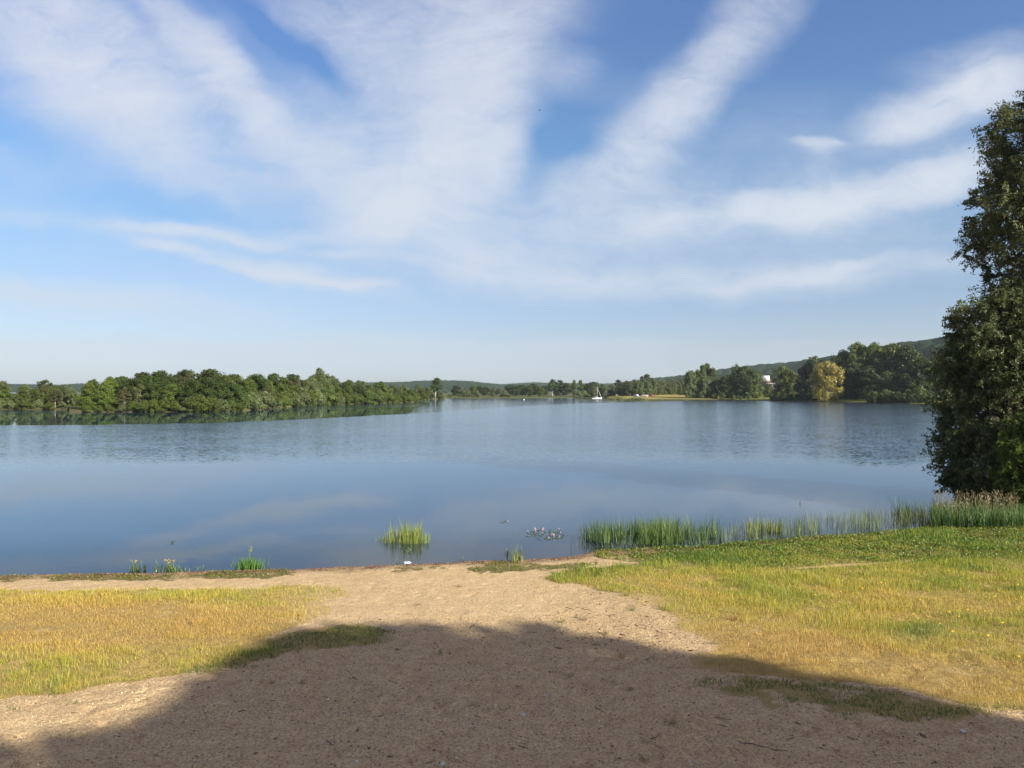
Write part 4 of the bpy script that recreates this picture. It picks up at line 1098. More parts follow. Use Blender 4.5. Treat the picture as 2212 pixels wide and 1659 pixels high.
for w_ in range(4):
    m = which == w_
    cc = CC[m]; r_ = RAD[m]
    tx_, ty_ = float(np.median(cc[:, 0])), float(np.median(cc[:, 1])) - .4
    bz = float(land_h(np.array([tx_]), np.array([ty_]), False)[0])
    e = obj('shade_tree', None, loc=(tx_, ty_, bz)); tag(e, labs[w_], 'tree', 'trees behind the photographer')
    per = 60
    d = rg.normal(size=(len(cc), per, 3)); d /= np.linalg.norm(d, axis=2, keepdims=True)
    pp = cc[:, None, :] - np.array([tx_, ty_, bz]) + d * rg.uniform(0, 1, (len(cc), per, 1)) ** .4 * r_[:, None, None]
    v, f = leaf_cards(pp.reshape(-1, 3), d.reshape(-1, 3), .17, 1.5, rg)
    obj('crown', new_mesh('shade_tree_crown', v, [f], [m_leaf_shade], False, {'tint': np.repeat(rg.uniform(0, 1, len(f)), 4)}), e)
    mb = MB()
    topz = float(np.quantile(cc[:, 2], .9)) - bz
    mb.tube([(0, 0, -.5), (.05, 0, topz * .4), (-.1, .05, topz)], [.36, .28, .06], 8)
    for i in range(0, len(cc), 9):
        c = cc[i] - np.array([tx_, ty_, bz])
        b0 = np.array([0, 0, max(1.5, c[2] - .5 * np.hypot(c[0], c[1]) - .8)])
        mb.tube([b0, (b0 + c) / 2 + [0, 0, -.15], c], [.06, .04, .012], 4)
    obj('trunk', mb.mesh('shade_tree_trunk', m_bark, True), e)

# ------------------------------------------------------------------ grass, leafy ground cover, reeds
def blade_mat(name, trans=.35):
    m, g = material(name)
    c = g.n('ShaderNodeAttribute', attribute_name='col').outputs['Color']
    d = g.n('ShaderNodeBsdfDiffuse', {0: c})
    tr = g.n('ShaderNodeBsdfTranslucent', {0: c})
    gl = g.n('ShaderNodeBsdfGlossy', {0: (1, 1, 1, 1), 'Roughness': .45})
    a = g.n('ShaderNodeMixShader', {0: trans, 1: d.outputs[0], 2: tr.outputs[0]})
    b = g.n('ShaderNodeMixShader', {0: .025, 1: a.outputs[0], 2: gl.outputs[0]})
    g.n('ShaderNodeOutputMaterial', {0: b.outputs[0]})
    return m
m_blade = blade_mat('grass_blade')
m_reed = blade_mat('reed_blade', .25)

def blades(x, y, z, h, w, col, rng, lean=.35, tipcol=None):
    n = len(x)
    a = rng.uniform(0, 2 * math.pi, n)
    fa = rng.uniform(0, 2 * math.pi, n)
    l = lean * rng.uniform(.1, 1.0, n) ** 1.3 * h
    dx, dy = np.cos(a) * l, np.sin(a) * l
    wx_, wy__ = np.cos(fa) * w / 2, np.sin(fa) * w / 2
    b0 = np.stack([x - wx_, y - wy__, z], 1); b1 = np.stack([x + wx_, y + wy__, z], 1)
    m0 = np.stack([x - wx_ * .8 + dx * .35, y - wy__ * .8 + dy * .35, z + h * .58], 1)
    m1 = np.stack([x + wx_ * .8 + dx * .35, y + wy__ * .8 + dy * .35, z + h * .58], 1)
    t = np.stack([x + dx, y + dy, z + h * (1 - .25 * (l / np.maximum(h, 1e-3)) ** 2)], 1)
    v = np.stack([b0, b1, m1, m0, t], 1).reshape(-1, 3)
    i = np.arange(n) * 5
    q = np.stack([i, i + 1, i + 2, i + 3], 1); tr = np.stack([i + 3, i + 2, i + 4], 1)
    tc = col if tipcol is None else tipcol
    c = np.stack([col * .92, col * .92, col, col, tc], 1).reshape(-1, 3)
    return v, q, tr, c

def blend(t, stops):
    ts = [s[0] for s in stops]
    return np.stack([np.interp(t, ts, [s[1][k] for s in stops]) for k in range(3)], 1)

rgx = np.random.RandomState(5)
def in_view(x, y, margin=560):
    X, Y = to_pic(x, y, land_h(x, y, False))
    return (X > -margin) & (X < 2212 + margin) & (Y < 1659 + 120) & (y > 4)

NB = 2450000
bx_, by_ = rgx.uniform(-20, 35, NB), rgx.uniform(8, 34, NB)
k = in_view(bx_, by_) & (shore_y(bx_) - by_ > .25)
bx_, by_ = bx_[k], by_[k]
cg_, cl_, gr_, hg_, XX, YY = cover(bx_, by_)
clump = noise2(bx_, by_, 7.0, 91, 2)
keep = rgx.uniform(size=len(bx_)) < np.clip(cg_ * (.85 + .5 * clump), 0, 1) * .95
# thin scatter of stray blades at the ragged margins
stray = (~keep) & (rgx.uniform(size=len(bx_)) < .012) & (YY < 1420) & (XX > 1150) & (XX < 1650) & (YY > 1250)
keep |= stray
bx_, by_, gr_, hg_, XX, YY, cl_ = [q[keep] for q in (bx_, by_, gr_, hg_, XX, YY, cl_)]
bz_ = land_h(bx_, by_)
gv = np.clip(gr_ + .22 * rgx.normal(size=len(bx_)) + .18 * noise2(bx_, by_, 3.0, 93, 2), 0, 1.2)
col = blend(gv, [(0, (.58, .36, .10)), (.22, (.66, .45, .11)), (.45, (.62, .49, .075)), (.7, (.40, .42, .045)), (1.0, (.17, .27, .03)), (1.2, (.08, .17, .02))])
col *= rgx.uniform(.72, 1.22, (len(col), 1))
dist_ = np.hypot(bx_, by_)
h_ = hg_ * .78 * rgx.uniform(.45, 1.45, len(bx_))
tuft = noise2(bx_, by_, 1.6, 95, 2)
h_ *= (1 + .55 * np.clip(tuft * 1.4, -1, 1)) * np.where(noise2(bx_, by_, 1.1, 97, 3) < -.3, .5, 1.0)
w_ = .0031 * rgx.uniform(.7, 1.4, len(bx_)) * np.clip(dist_ / 12, .9, 2.0)
tip = np.where(rgx.uniform(size=(len(col), 1)) < .35, col * np.array([1.25, .95, .8]), col)
v, q, tr, c = blades(bx_, by_, bz_ - .005, h_, w_, col, rgx, .75, tip)
me = new_mesh('grass', v, [q, tr], [m_blade], False, {'col': c})
tag(obj('grass', me), kind='stuff')
print('grass blades', len(bx_))

# matted dead grass between the standing blades
NM = 1150000
mx_, my_ = rgx.uniform(-20, 33, NM), rgx.uniform(8, 30, NM)
k = in_view(mx_, my_) & (shore_y(mx_) - my_ > .4)
mx_, my_ = mx_[k], my_[k]
c5 = cover(mx_, my_)
k = rgx.uniform(size=len(mx_)) < c5[0] * (.22 + .25 * noise2(mx_, my_, 1.8, 121, 3))
mx_, my_ = mx_[k], my_[k]; gm_ = c5[2][k]
n = len(mx_)
cm = blend(np.clip(rgx.uniform(0, 1, n) + .3 * (gm_ - .5), 0, 1), [(0, (.50, .34, .14)), (.5, (.66, .48, .19)), (1, (.52, .47, .13))]) * rgx.uniform(.65, 1.15, (n, 1))
v, q, tr, c = blades(mx_, my_, land_h(mx_, my_) + .004, rgx.uniform(.02, .055, n), .0042 * rgx.uniform(.8, 1.6, n), cm, rgx, 3.4)
tag(obj('dead_grass', new_mesh('dead_grass', v, [q, tr], [m_blade], False, {'col': c})), kind='stuff')

# leafy creeping plants along the shore
NL = 1250000
lx, ly = rgx.uniform(-20, 34, NL), rgx.uniform(16, 38, NL)
k = in_view(lx, ly) & (shore_y(lx) - ly > .02)
lx, ly = lx[k], ly[k]
a_, lf, gg, hh_, XX, YY = cover(lx, ly)
cl = noise2(lx, ly, 2.2, 101, 3)
k = rgx.uniform(size=len(lx)) < lf * np.clip(.62 + .7 * cl, .06, 1)
lx, ly, cl, XX, YY, lf = [q[k] for q in (lx, ly, cl, XX, YY, lf)]
n = len(lx)
mound = np.clip(.35 + .65 * noise2(lx, ly, 1.1, 103, 3) + .5 * cl, .05, 1.3)
right = smooth(XX, 1250, 1600)
lz = land_h(lx, ly) + rgx.uniform(.1, 1, n) * (.03 + .11 * mound * (.35 + .65 * right))
P_ = np.stack([lx, ly, lz], 1)
v, f = leaf_cards(P_, np.zeros((n, 3)) + np.array([0, -.2, .5]), np.where(XX < 1250, .020, .030)[:, None], 1.7, rgx, flat=.5)
big = noise2(lx, ly, .6, 105, 3)
t = np.clip(.45 + .5 * big + .25 * cl + .18 * rgx.normal(size=n) - .3 * (1 - right), 0, 1)
lefty = np.where(XX < 1250, 1.0, 0.0)[:, None]
colr = blend(t, [(0, (.23, .23, .035)), (.35, (.16, .22, .028)), (.65, (.10, .175, .02)), (1, (.048, .12, .016))]) * rgx.uniform(.6, 1.35, (n, 1))
colr = colr * (1 - .18 * lefty) + lefty * np.array([.015, .005, .003])
me = new_mesh('ground_plants', v, [f], [m_blade], False, {'col': np.repeat(colr, 4, 0)})
tag(obj('ground_plants', me), kind='stuff')
print('leaves', n)

# green mats in the shade at the lower right and beside the left meadow are short leafy grass: extra leaves
NQ = 160000
qx, qy = rgx.uniform(-8, 14, NQ), rgx.uniform(8.5, 15, NQ)
zq = land_h(qx, qy, False); XX, YY = to_pic(qx, qy, zq)
f1 = noise2(qx, qy, 3.0, 111, 3); f0 = noise2(qx, qy, .9, 113, 3)
m = (in_poly(XX + f1 * 26, YY + f1 * 9, LOWER_PATCH) & (f1 + f0 > -.1)) | (in_poly(XX + f1 * 20, YY + f1 * 8, LEFT_STRIP) & (f1 > -.35))
for px0, py0, rx0, ry0 in ((1810, 1512, 60, 12), (1560, 1472, 60, 7), (2000, 1548, 40, 9), (1830, 1545, 30, 7), (600, 1404, 45, 8), (505, 1435, 30, 6), (560, 1440, 25, 4), (420, 1452, 26, 4), (130, 1500, 28, 6), (30, 1530, 16, 4), (160, 1518, 20, 4), (1355, 1290, 40, 8), (1370, 1305, 14, 5),
                       (250, 1470, 30, 5), (1940, 1530, 70, 9), (2160, 1530, 60, 8), (1700, 1515, 26, 8)):
    m |= (((XX - px0) / rx0) ** 2 + ((YY - py0) / ry0) ** 2 < 1 + f1 * .8) & (f1 + f0 > -.35)
m &= rgx.uniform(size=NQ) < .8
qx, qy = qx[m], qy[m]
n = len(qx)
qz = land_h(qx, qy)
cq = blend(rgx.uniform(0, 1, n), [(0, (.15, .23, .04)), (.6, (.09, .18, .03)), (1, (.05, .12, .02))]) * rgx.uniform(.7, 1.3, (n, 1))
v, q, tr, c = blades(qx, qy, qz, rgx.uniform(.015, .06, n), rgx.uniform(.005, .010, n), cq, rgx, 1.3)
me = new_mesh('green_mat', v, [q, tr], [m_blade], False, {'col': c})
tag(obj('short_grass', me), kind='stuff')

# ---- reeds standing in the shallows
def on_water(X, Y, z=0.0):
    a, b, c = ray(X, Y)
    t = (CAMZ - z) / -c
    return a * t, b * t
GREEN_REED = [(0, (.06, .11, .03)), (.4, (.10, .17, .04)), (.75, (.19, .24, .06)), (1, (.38, .33, .13))]
LIME_REED = [(0, (.14, .20, .03)), (.5, (.24, .28, .05)), (.85, (.36, .34, .09)), (1, (.45, .34, .14))]
PALE_REED = [(0, (.11, .16, .06)), (.5, (.19, .23, .08)), (1, (.36, .33, .17))]
def reeds(name, poly, n, h, w, stops, seed, lean=.22, dens=None, hf=None):
    rng = np.random.RandomState(seed)
    xs = [p[0] for p in poly]; ys = [p[1] for p in poly]
    X = rng.uniform(min(xs), max(xs), n * 4); Y = rng.uniform(min(ys), max(ys), n * 4)
    m = in_poly(X, Y, poly)
    X, Y = X[m][:n * 3], Y[m][:n * 3]
    x, y = on_water(X, Y)
    cl = noise2(x, y, 2.2, seed, 3)
    keep = rng.uniform(size=len(x)) < (.5 + .9 * cl if dens is None else dens(X, Y, cl))
    x, y, cl, X = x[keep][:n], y[keep][:n], cl[keep][:n], X[keep][:n]
    k = len(x)
    z = np.maximum(land_h(x, y), -.25) - .02
    hh = h * rng.beta(3.2, 2.2, k) * 1.35 * (1 + .35 * cl)
    if hf is not None: hh = hh * hf(X)
    t = rng.beta(1.6, 2.2, k)
    col = blend(t, stops) * rng.uniform(.75, 1.2, (k, 1))
    return blades(x, y, z, hh, w * rng.uniform(.7, 1.3, k), col, rng, lean, np.clip(col * np.array([1.1, 1.1, 1.0]), 0, 1))
def reed_obj(name, label, cat, parts, kind=None):
    V = []; Q = []; T = []; Cc = []; n = 0
    for v, q, tr, c in parts:
        V.append(v); Q.append(q + n); T.append(tr + n); Cc.append(c); n += len(v)
    V = np.concatenate(V)
    o0 = np.array([V[:, 0].mean(), V[:, 1].mean(), 0.0])
    me = new_mesh(name, V - o0, [np.concatenate(Q), np.concatenate(T)], [m_reed], False, {'col': np.concatenate(Cc)})
    o = obj(name, me, loc=tuple(o0))
    tag(o, label, cat, None, kind)
    return o
RD = lambda X, Y, c: np.clip(.30 + 2.3 * c, .02, 1)
reed_obj('reed_clump', 'lone lime green clump of reeds standing in the water off the sand', 'reeds', [
    reeds('a', [(812, 1166), (850, 1158), (905, 1158), (936, 1165), (930, 1174), (880, 1177), (816, 1173)], 820, .66, .012, LIME_REED, 201, .28, dens=lambda X, Y, c: np.clip(1.15 - ((X - 876) / 62) ** 2 * .9 + 1.4 * c, .05, 1), hf=lambda X: np.clip(1.12 - ((X - 882) / 66) ** 2 * .45 + .12 * np.sin(X * .21), .4, 1.3)),
    reeds('b', [(800, 1160), (818, 1160), (818, 1175), (803, 1172)], 9, .34, .010, GREEN_REED, 202, .3, dens=lambda X, Y, c: .9 + 0 * X),
    reeds('c', [(858, 1180), (920, 1178), (915, 1190), (870, 1194)], 110, .20, .014, LIME_REED, 203, .9, dens=lambda X, Y, c: .9 + 0 * X),
    reeds('d', [(930, 1165), (945, 1165), (945, 1172), (930, 1172)], 5, .3, .010, PALE_REED, 204, .3, dens=lambda X, Y, c: .9 + 0 * X)])
reed_obj('reed_bed', None, None, [
    reeds('a', [(1252, 1160), (1290, 1150), (1400, 1152), (1555, 1158), (1560, 1172), (1480, 1178), (1330, 1176), (1265, 1170)], 2100, .62, .011, GREEN_REED, 211, .30, dens=RD),
    reeds('a2', [(1340, 1148), (1550, 1152), (1550, 1162), (1340, 1160)], 800, .64, .011, GREEN_REED, 215, .3, dens=RD),
    reeds('b', [(1215, 1165), (1260, 1160), (1265, 1185), (1235, 1192)], 26, .42, .009, GREEN_REED, 212, .5, dens=lambda X, Y, c: .9 + 0 * X),
    reeds('c', [(1550, 1150), (1720, 1140), (1730, 1160), (1560, 1172)], 420, .55, .009, PALE_REED, 213, .35, dens=RD),
    reeds('d', [(1715, 1138), (2015, 1118), (2015, 1138), (1880, 1152), (1720, 1160)], 800, .58, .009, PALE_REED, 214, .32, dens=RD),
    reeds('e', [(1290, 1182), (1700, 1165), (1700, 1172), (1300, 1190)], 150, .22, .010, GREEN_REED, 216, .6),
    reeds('f', [(1780, 1118), (2030, 1100), (2030, 1122), (1780, 1132)], 380, .5, .010, [(0, (.10, .14, .05)), (.5, (.17, .20, .06)), (1, (.40, .33, .13))], 217, .22)], 'stuff')
reed_obj('sedge_clump', 'small bright yellow-green sedge clump standing among the thin reeds', 'reeds', [
    reeds('a', [(1612, 1142), (1690, 1142), (1688, 1150), (1614, 1150)], 420, .48, .012, LIME_REED, 221, .35, dens=lambda X, Y, c: .9 + 0 * X)])
reed_obj('reed_stand', 'arching dark green reeds leaning left at the right end of the reed bed', 'reeds', [
    reeds('a', [(1935, 1112), (1990, 1110), (1995, 1118), (1940, 1120)], 170, .78, .016, [(0, (.05, .09, .025)), (1, (.12, .17, .05))], 231, .75, dens=lambda X, Y, c: .9 + 0 * X)])

# bank reeds with beige plumes in front of the big willow
rng = np.random.RandomState(301)
n = 3000
X = rng.uniform(2012, 2215, n); Y = rng.uniform(1108, 1142, n)
x, y, z = at(X, Y)
col = blend(rng.uniform(0, 1, n), [(0, (.05, .11, .03)), (.5, (.09, .17, .04)), (1, (.17, .22, .06))]) * rng.uniform(.75, 1.2, (n, 1))
b1 = blades(x, y, z, .55 * rng.uniform(.5, 1.15, n), .020 * rng.uniform(.7, 1.3, n), col, rng, .55)
n2 = 230
X = rng.uniform(2016, 2200, n2); Y = rng.uniform(1112, 1140, n2)
x2, y2, z2 = at(X, Y)
hh = .95 * rng.uniform(.7, 1.1, n2)
colp = blend(rng.uniform(0, 1, n2), [(0, (.30, .23, .11)), (1, (.46, .36, .18))])
b2 = blades(x2, y2, z2, hh, .008 + 0 * x2, colp * .8, rng, .25)
# plumes: feathery tips
n3 = 1000
pi = rng.randint(0, n2, n3)
b3 = blades(x2[pi] + rng.normal(size=n3) * .035, y2[pi] + rng.normal(size=n3) * .035, z2[pi] + hh[pi] * rng.uniform(.72, .96, n3), .07 * rng.uniform(.6, 1.3, n3), .012 + 0 * hh[pi], colp[pi], rng, .9)
reed_obj('plume_reeds', 'green reeds with beige plumes on the bank below the big willow', 'reeds', [b1, b2, b3])

# stands of reed on the far spit and meadow edge
def far_reeds(X0, X1, D0, D1, h, seed, label, z0=.2, n=1500, stops=((0, (.15, .16, .05)), (.5, (.24, .24, .08)), (1, (.36, .31, .13)))):
    rng = np.random.RandomState(seed)
    X = rng.uniform(X0, X1, n); D = rng.uniform(D0, D1, n)
    u = (X - (X0 + X1) / 2) / ((X1 - X0) / 2)
    x = (X - 1106) / F * D
    hh = h * np.sqrt(np.clip(1.05 - u ** 4, .05, 1)) * rng.uniform(.6, 1.1, n)
    col = blend(rng.uniform(0, 1, n), stops) * rng.uniform(.75, 1.2, (n, 1))
    v, q, tr, c = blades(x, D, np.full(n, z0 - .1), hh, np.full(n, .10), col, rng, .25)
    o0 = np.array([x.mean(), D.mean(), 0])
    me = new_mesh('far_reeds', v - o0, [q, tr], [m_reed], False, {'col': c})
    tag(obj('reed_stand', me, loc=tuple(o0)), label, 'reeds')
far_reeds(1311, 1350, 439, 446, 2.3, 401, 'tall rounded stand of golden reeds on the spit right of the boat')
far_reeds(1357, 1394, 440, 447, 1.7, 402, 'lower stand of reeds on the shore in front of the van', .3)
far_reeds(1394, 1500, 440.5, 444, .5, 403, 'thin fringe of reeds along the front of the golden meadow', .3, 900, ((0, (.12, .14, .04)), (1, (.22, .22, .08))))
far_reeds(970, 1235, 590, 600, .9, 404, 'long low reed fringe along the far shore', .2, 3500, ((0, (.10, .13, .04)), (.6, (.18, .20, .06)), (1, (.28, .25, .10))))

# ---- single plants by the water's edge
m_yellow = simple_mat('yellow_petal', (.75, .50, .03), .7, .1)
m_pink = simple_mat('pink_petal', (.62, .36, .36), .7, .15)
m_stem = simple_mat('green_stem', (.12, .18, .05), .7, .2)
m_pad = simple_mat('pad_leaf', (.07, .11, .035), .4, .3, 30)
def weed(name, label, X, Y, Hpx, cat='plant', n=26, spread=.08, stops=GREEN_REED, lw=.022, flowers=0, stalks=0, seed=1, water=False, group=None):
    rng = np.random.RandomState(seed)
    if water:
        x, y = on_water(np.array([float(X)]), np.array([float(Y)])); z = np.array([0.0])
    else:
        x, y, z = at(np.array([float(X)]), np.array([float(Y)]))
    x, y, z = float(x[0]), float(y[0]), float(z[0])
    D = y; h = Hpx / F * D
    e = obj(name, None, loc=(x, y, z)); tag(e, label, cat, group)
    bx = rng.normal(size=n) * spread; by = rng.normal(size=n) * spread
    col = blend(rng.uniform(0, 1, n), stops) * rng.uniform(.8, 1.2, (n, 1))
    v, q, tr, c = blades(bx, by, np.full(n, -.02), h * rng.uniform(.4, 1.0, n), lw * rng.uniform(.6, 1.2, n), col, rng, .5)
    obj('leaves', new_mesh(name + '_leaves', v, [q, tr], [m_reed], False, {'col': c}), e)
    mb = MB(); tips = []
    for i in range(max(flowers, stalks, 3)):
        a = rng.uniform(0, 6.28); r_ = rng.uniform(.1, 1) * spread * (1.3 if flowers else .6)
        hh = h * (rng.uniform(.8, 1.1) if flowers else rng.uniform(1.0, 1.25) if not stalks else rng.uniform(1.5, 1.9))
        tp = np.array([math.cos(a) * r_ * 1.3, math.sin(a) * r_ * 1.3, hh]); tips.append(tp)
        mb.tube([(0, 0, -.02), tp * .55 * [.6, .6, 1], tp], [.005, .004, .002], 4)
    obj('stem', mb.mesh(name + '_stem', m_stem), e)
    for i in range(flowers):
        mb = MB()
        for k_ in range(6):
            a = k_ * 1.047
            mb.box(tips[i] + np.array([math.cos(a) * .012, math.sin(a) * .008, 0.0]), (.012, .008, .005), a)
        mb.box(tips[i] + np.array([0, 0, .004]), (.009, .009, .006))
        obj('flower', mb.mesh('flower', m_yellow), e)
    for i in range(stalks):
        v, q, tr, c = blades(tips[i][0] + rng.normal(size=30) * .008, tips[i][1] + rng.normal(size=30) * .008, tips[i][2] - rng.uniform(0, .14, 30), np.full(30, .03), np.full(30, .012), np.tile([.30, .28, .14], (30, 1)), rng, .8)
        obj('seed_head', new_mesh('seed_head', v, [q, tr], [m_reed], False, {'col': c}), e)
    return e
weed('flowering_plant', 'yellow-flowered plant at the water\'s edge, left of two', 290, 1233, 22, flowers=7, seed=2, n=22, spread=.05)
weed('flowering_plant', 'bushier yellow-flowered plant at the water\'s edge, right of two', 366, 1233, 24, flowers=12, seed=3, n=46, spread=.10)
weed('leafy_weed', 'dark leafy weed just right of the left yellow-flowered plant', 305, 1234, 20, seed=4, n=16, spread=.08, stops=[(0, (.03, .05, .02)), (1, (.08, .11, .04))], lw=.035)
weed('leafy_weed', 'upright green weed between the two yellow-flowered plants', 337, 1235, 24, seed=5, n=18, spread=.025)
weed('leafy_weed', 'low dark weed right of the bushier yellow-flowered plant', 388, 1234, 16, seed=6, n=20, spread=.10, lw=.03)
weed('leafy_weed', 'low sprawling weed at the water\'s edge, left of the tall green tuft', 425, 1234, 11, seed=7, n=26, spread=.22, lw=.02)
weed('grass_tuft', 'tall bright green tuft with two seed stalks at the water\'s edge', 538, 1228, 30, seed=8, n=420, spread=.15, stalks=2, stops=[(0, (.06, .16, .03)), (1, (.16, .27, .05))], lw=.014)
weed('grass_tuft', 'tall grass sprig with yellow and green blades at the shoreline near the middle', 1115, 1214, 36, seed=9, n=60, spread=.09, stops=LIME_REED, lw=.014)
weed('leafy_weed', 'dark emergent weed in the shallows left of the grass sprig', 1095, 1198, 14, seed=10, n=9, spread=.06, stops=[(0, (.02, .035, .015)), (1, (.05, .07, .03))], lw=.03, water=True)
weed('leafy_weed', 'dark tall weed in the shallows just behind the grass sprig', 1126, 1204, 24, seed=12, n=9, spread=.03, stops=[(0, (.03, .05, .02)), (1, (.07, .10, .04))], lw=.03, water=True)
weed('leafy_weed', 'tiny dark weed by the white bottle', 858, 1216, 12, seed=13, n=6, spread=.05, stops=[(0, (.03, .05, .02)), (1, (.07, .10, .04))], lw=.014, water=True)
weed('leafy_weed', 'small dark weed standing in the water between bottle and grass sprig', 1000, 1211, 9, seed=14, n=7, spread=.05, stops=[(0, (.03, .05, .02)), (1, (.07, .10, .04))], lw=.016, water=True)
weed('flowering_plant', 'tall reddish dock stalk rising over the reeds on the right', 1728, 1148, 34, seed=15, n=30, spread=.04, stalks=2, lw=.012, water=True)
weed('flowering_plant', 'second dock stalk beside the bright sedge clump', 1645, 1150, 24, seed=16, n=14, spread=.03, stalks=1, lw=.012, water=True)

def water_plant(label, X0, X1, Y0, Y1, nleaf, nfl, seed):
    rng = np.random.RandomState(seed)
    cx, cy = on_water(np.array([(X0 + X1) / 2.]), np.array([(Y0 + Y1) / 2.]))
    e = obj('water_plant', None, loc=(float(cx[0]), float(cy[0]), 0)); tag(e, label, 'water plant')
    X = rng.uniform(X0, X1, nleaf); Y = rng.uniform(Y0, Y1, nleaf)
    m = ((X - (X0 + X1) / 2) / ((X1 - X0) / 2)) ** 2 + ((Y - (Y0 + Y1) / 2) / ((Y1 - Y0) / 2)) ** 2 < 1
    x, y = on_water(X[m], Y[m])
    mb = MB()
    for a, b in zip(x - float(cx[0]), y - float(cy[0])):
        t = rng.uniform(0, 6.28); L = rng.uniform(.035, .06); W = L * .38
        k = np.arange(8) * math.pi / 4
        px = np.cos(k) * L; py = np.sin(k) * W
        ring = np.stack([a + px * math.cos(t) - py * math.sin(t), b + px * math.sin(t) + py * math.cos(t), .006 + .004 * np.cos(k)], 1)
        mb.loft([ring, ring + [0, 0, .004]])
    obj('leaves', mb.mesh('pads', m_pad), e)
    for i in range(nfl):
        j = rng.randint(len(x))
        mb = MB(); p = np.array([x[j] - float(cx[0]), y[j] - float(cy[0]), 0.0]); h = rng.uniform(.07, .12)
        mb.tube([p + [0, 0, -.02], p + [0, 0, h * .45]], [.004, .004], 5)
        mb.tube([p + [0, 0, h * .45], p + [0, 0, h * .7], p + [.005, 0, h]], [.009, .014, .005], 6)
        obj('flower_spike', mb.mesh('flower_spike', m_pink, True), e)
water_plant('floating patch of pink-flowered water plants left of the reed bed', 1136, 1226, 1143, 1166, 150, 15, 501)
water_plant('tiny floating pink-flowered water plant farther out', 1082, 1098, 1125, 1131, 12, 1, 502)
water_plant('small dark floating leaves off the left shore', 366, 378, 1169, 1176, 9, 0, 503)

# yellow flowers scattered in the right meadow
FL = [(1761, 1294), (1811, 1280), (1861, 1274), (1967, 1330), (1986, 1341), (2000, 1338), (2064, 1324), (2073, 1338), (2092, 1323), (2109, 1322), (2124, 1327), (2148, 1299), (2047, 1236), (2131, 1380), (2207, 1436), (1902, 1262),
      (2030, 1352), (2055, 1370), (2160, 1352), (2190, 1300), (2120, 1265), (1990, 1300), (2045, 1330), (2200, 1270)]
mb = MB()
mb.tube([(0, 0, 0), (.01, 0, .09), (.004, .004, .17)], [.003, .0025, .002], 4)
me_fs = mb.mesh('meadow_stem', m_stem)
mb = MB()
for k_ in range(7):
    a = k_ * .8976
    mb.box((.004 + math.cos(a) * .016, .004 + math.sin(a) * .016, .172), (.022, .014, .006), a)
mb.box((.004, .004, .177), (.014, .014, .010))
me_fh = mb.mesh('meadow_flower', m_yellow)
for fi, (X, Y) in enumerate(sorted(FL)):
    x, y, z = at(np.array([float(X)]), np.array([float(Y) + 14]))
    e = obj('meadow_flower', None, loc=(float(x[0]), float(y[0]), float(z[0]))); tag(e, f'small yellow flower in the right meadow, {ordinal(fi + 1)} from the left', 'flower', 'yellow flowers in the right meadow')
    e.rotation_euler = (rgx.uniform(-.2, .2), rgx.uniform(-.2, .2), rgx.uniform(0, 6)); s = rgx.uniform(.8, 1.2); e.scale = (s, s, s)
    obj('stem', me_fs, e); obj('petals', me_fh, e)

# dry tufts on the sand
TUFTS = [(992, 1268, 'dry', 9), (1351, 1288, 'green', 8), (1128, 1389, 'dry', 5), (1215, 1345, 'mix', 13), (1310, 1370, 'dry', 14), (1262, 1340, 'dry', 12), (1365, 1318, 'green', 8), (950, 1412, 'mix', 10), (1360, 1490, 'dry', 9), (1452, 1566, 'dry', 22), (1390, 1640, 'dry', 16),
         (1400, 1605, 'dry', 10), (835, 1270, 'dry', 4), (905, 1306, 'dry', 5), (1545, 1392, 'dry', 14), (1290, 1395, 'mix', 10), (1345, 1420, 'dry', 16), (655, 1475, 'dry', 8), (1230, 1460, 'dry', 8), (1585, 1340, 'rust', 13), (590, 1472, 'mix', 5), (1336, 1640, 'green', 5)]
ST = {'dry': [(0, (.30, .20, .10)), (1, (.45, .34, .18))], 'green': GREEN_REED[:3], 'mix': LIME_REED, 'rust': [(0, (.28, .09, .04)), (1, (.36, .14, .07))]}
ADJ = {'dry': 'dry straw-coloured', 'green': 'small green', 'mix': 'yellow-green', 'rust': 'rust-red'}
WH = {}
for X, Y, k_, hp in TUFTS:
    where = ('on the sunlit sand' if Y < 1390 else 'on the shaded sand')
    i = WH.get((k_, where), 0) + 1; WH[(k_, where)] = i
tot = dict(WH); WH = {}
for j, (X, Y, k_, hp) in enumerate(sorted(TUFTS)):
    where = ('on the sunlit sand' if Y < 1390 else 'on the shaded sand')
    i = WH.get((k_, where), 0) + 1; WH[(k_, where)] = i
    lab = f'{ADJ[k_]} grass tuft {where}' + (f', {ordinal(i)} of its kind from the left' if tot[(k_, where)] > 1 else '')
    rng = np.random.RandomState(600 + j)
    x, y, z = [float(q[0]) for q in at(np.array([float(X)]), np.array([float(Y)]))]
    z = float(land_h(np.array([x]), np.array([y]))[0])
    h = hp / F * y * 1.2; n = 46
    col = blend(rng.uniform(0, 1, n), ST[k_]) * rng.uniform(.8, 1.2, (n, 1))
    v, q, tr, c = blades(rng.normal(size=n) * .035, rng.normal(size=n) * .03, np.full(n, -.01), h * rng.uniform(.5, 1.2, n), .004 * rng.uniform(.8, 1.5, n), col, rng, 1.1)
    tag(obj('grass_tuft', new_mesh('grass_tuft', v, [q, tr], [m_blade], False, {'col': c}), loc=(x, y, z)), lab, 'grass tuft', 'grass tufts scattered on the sand')

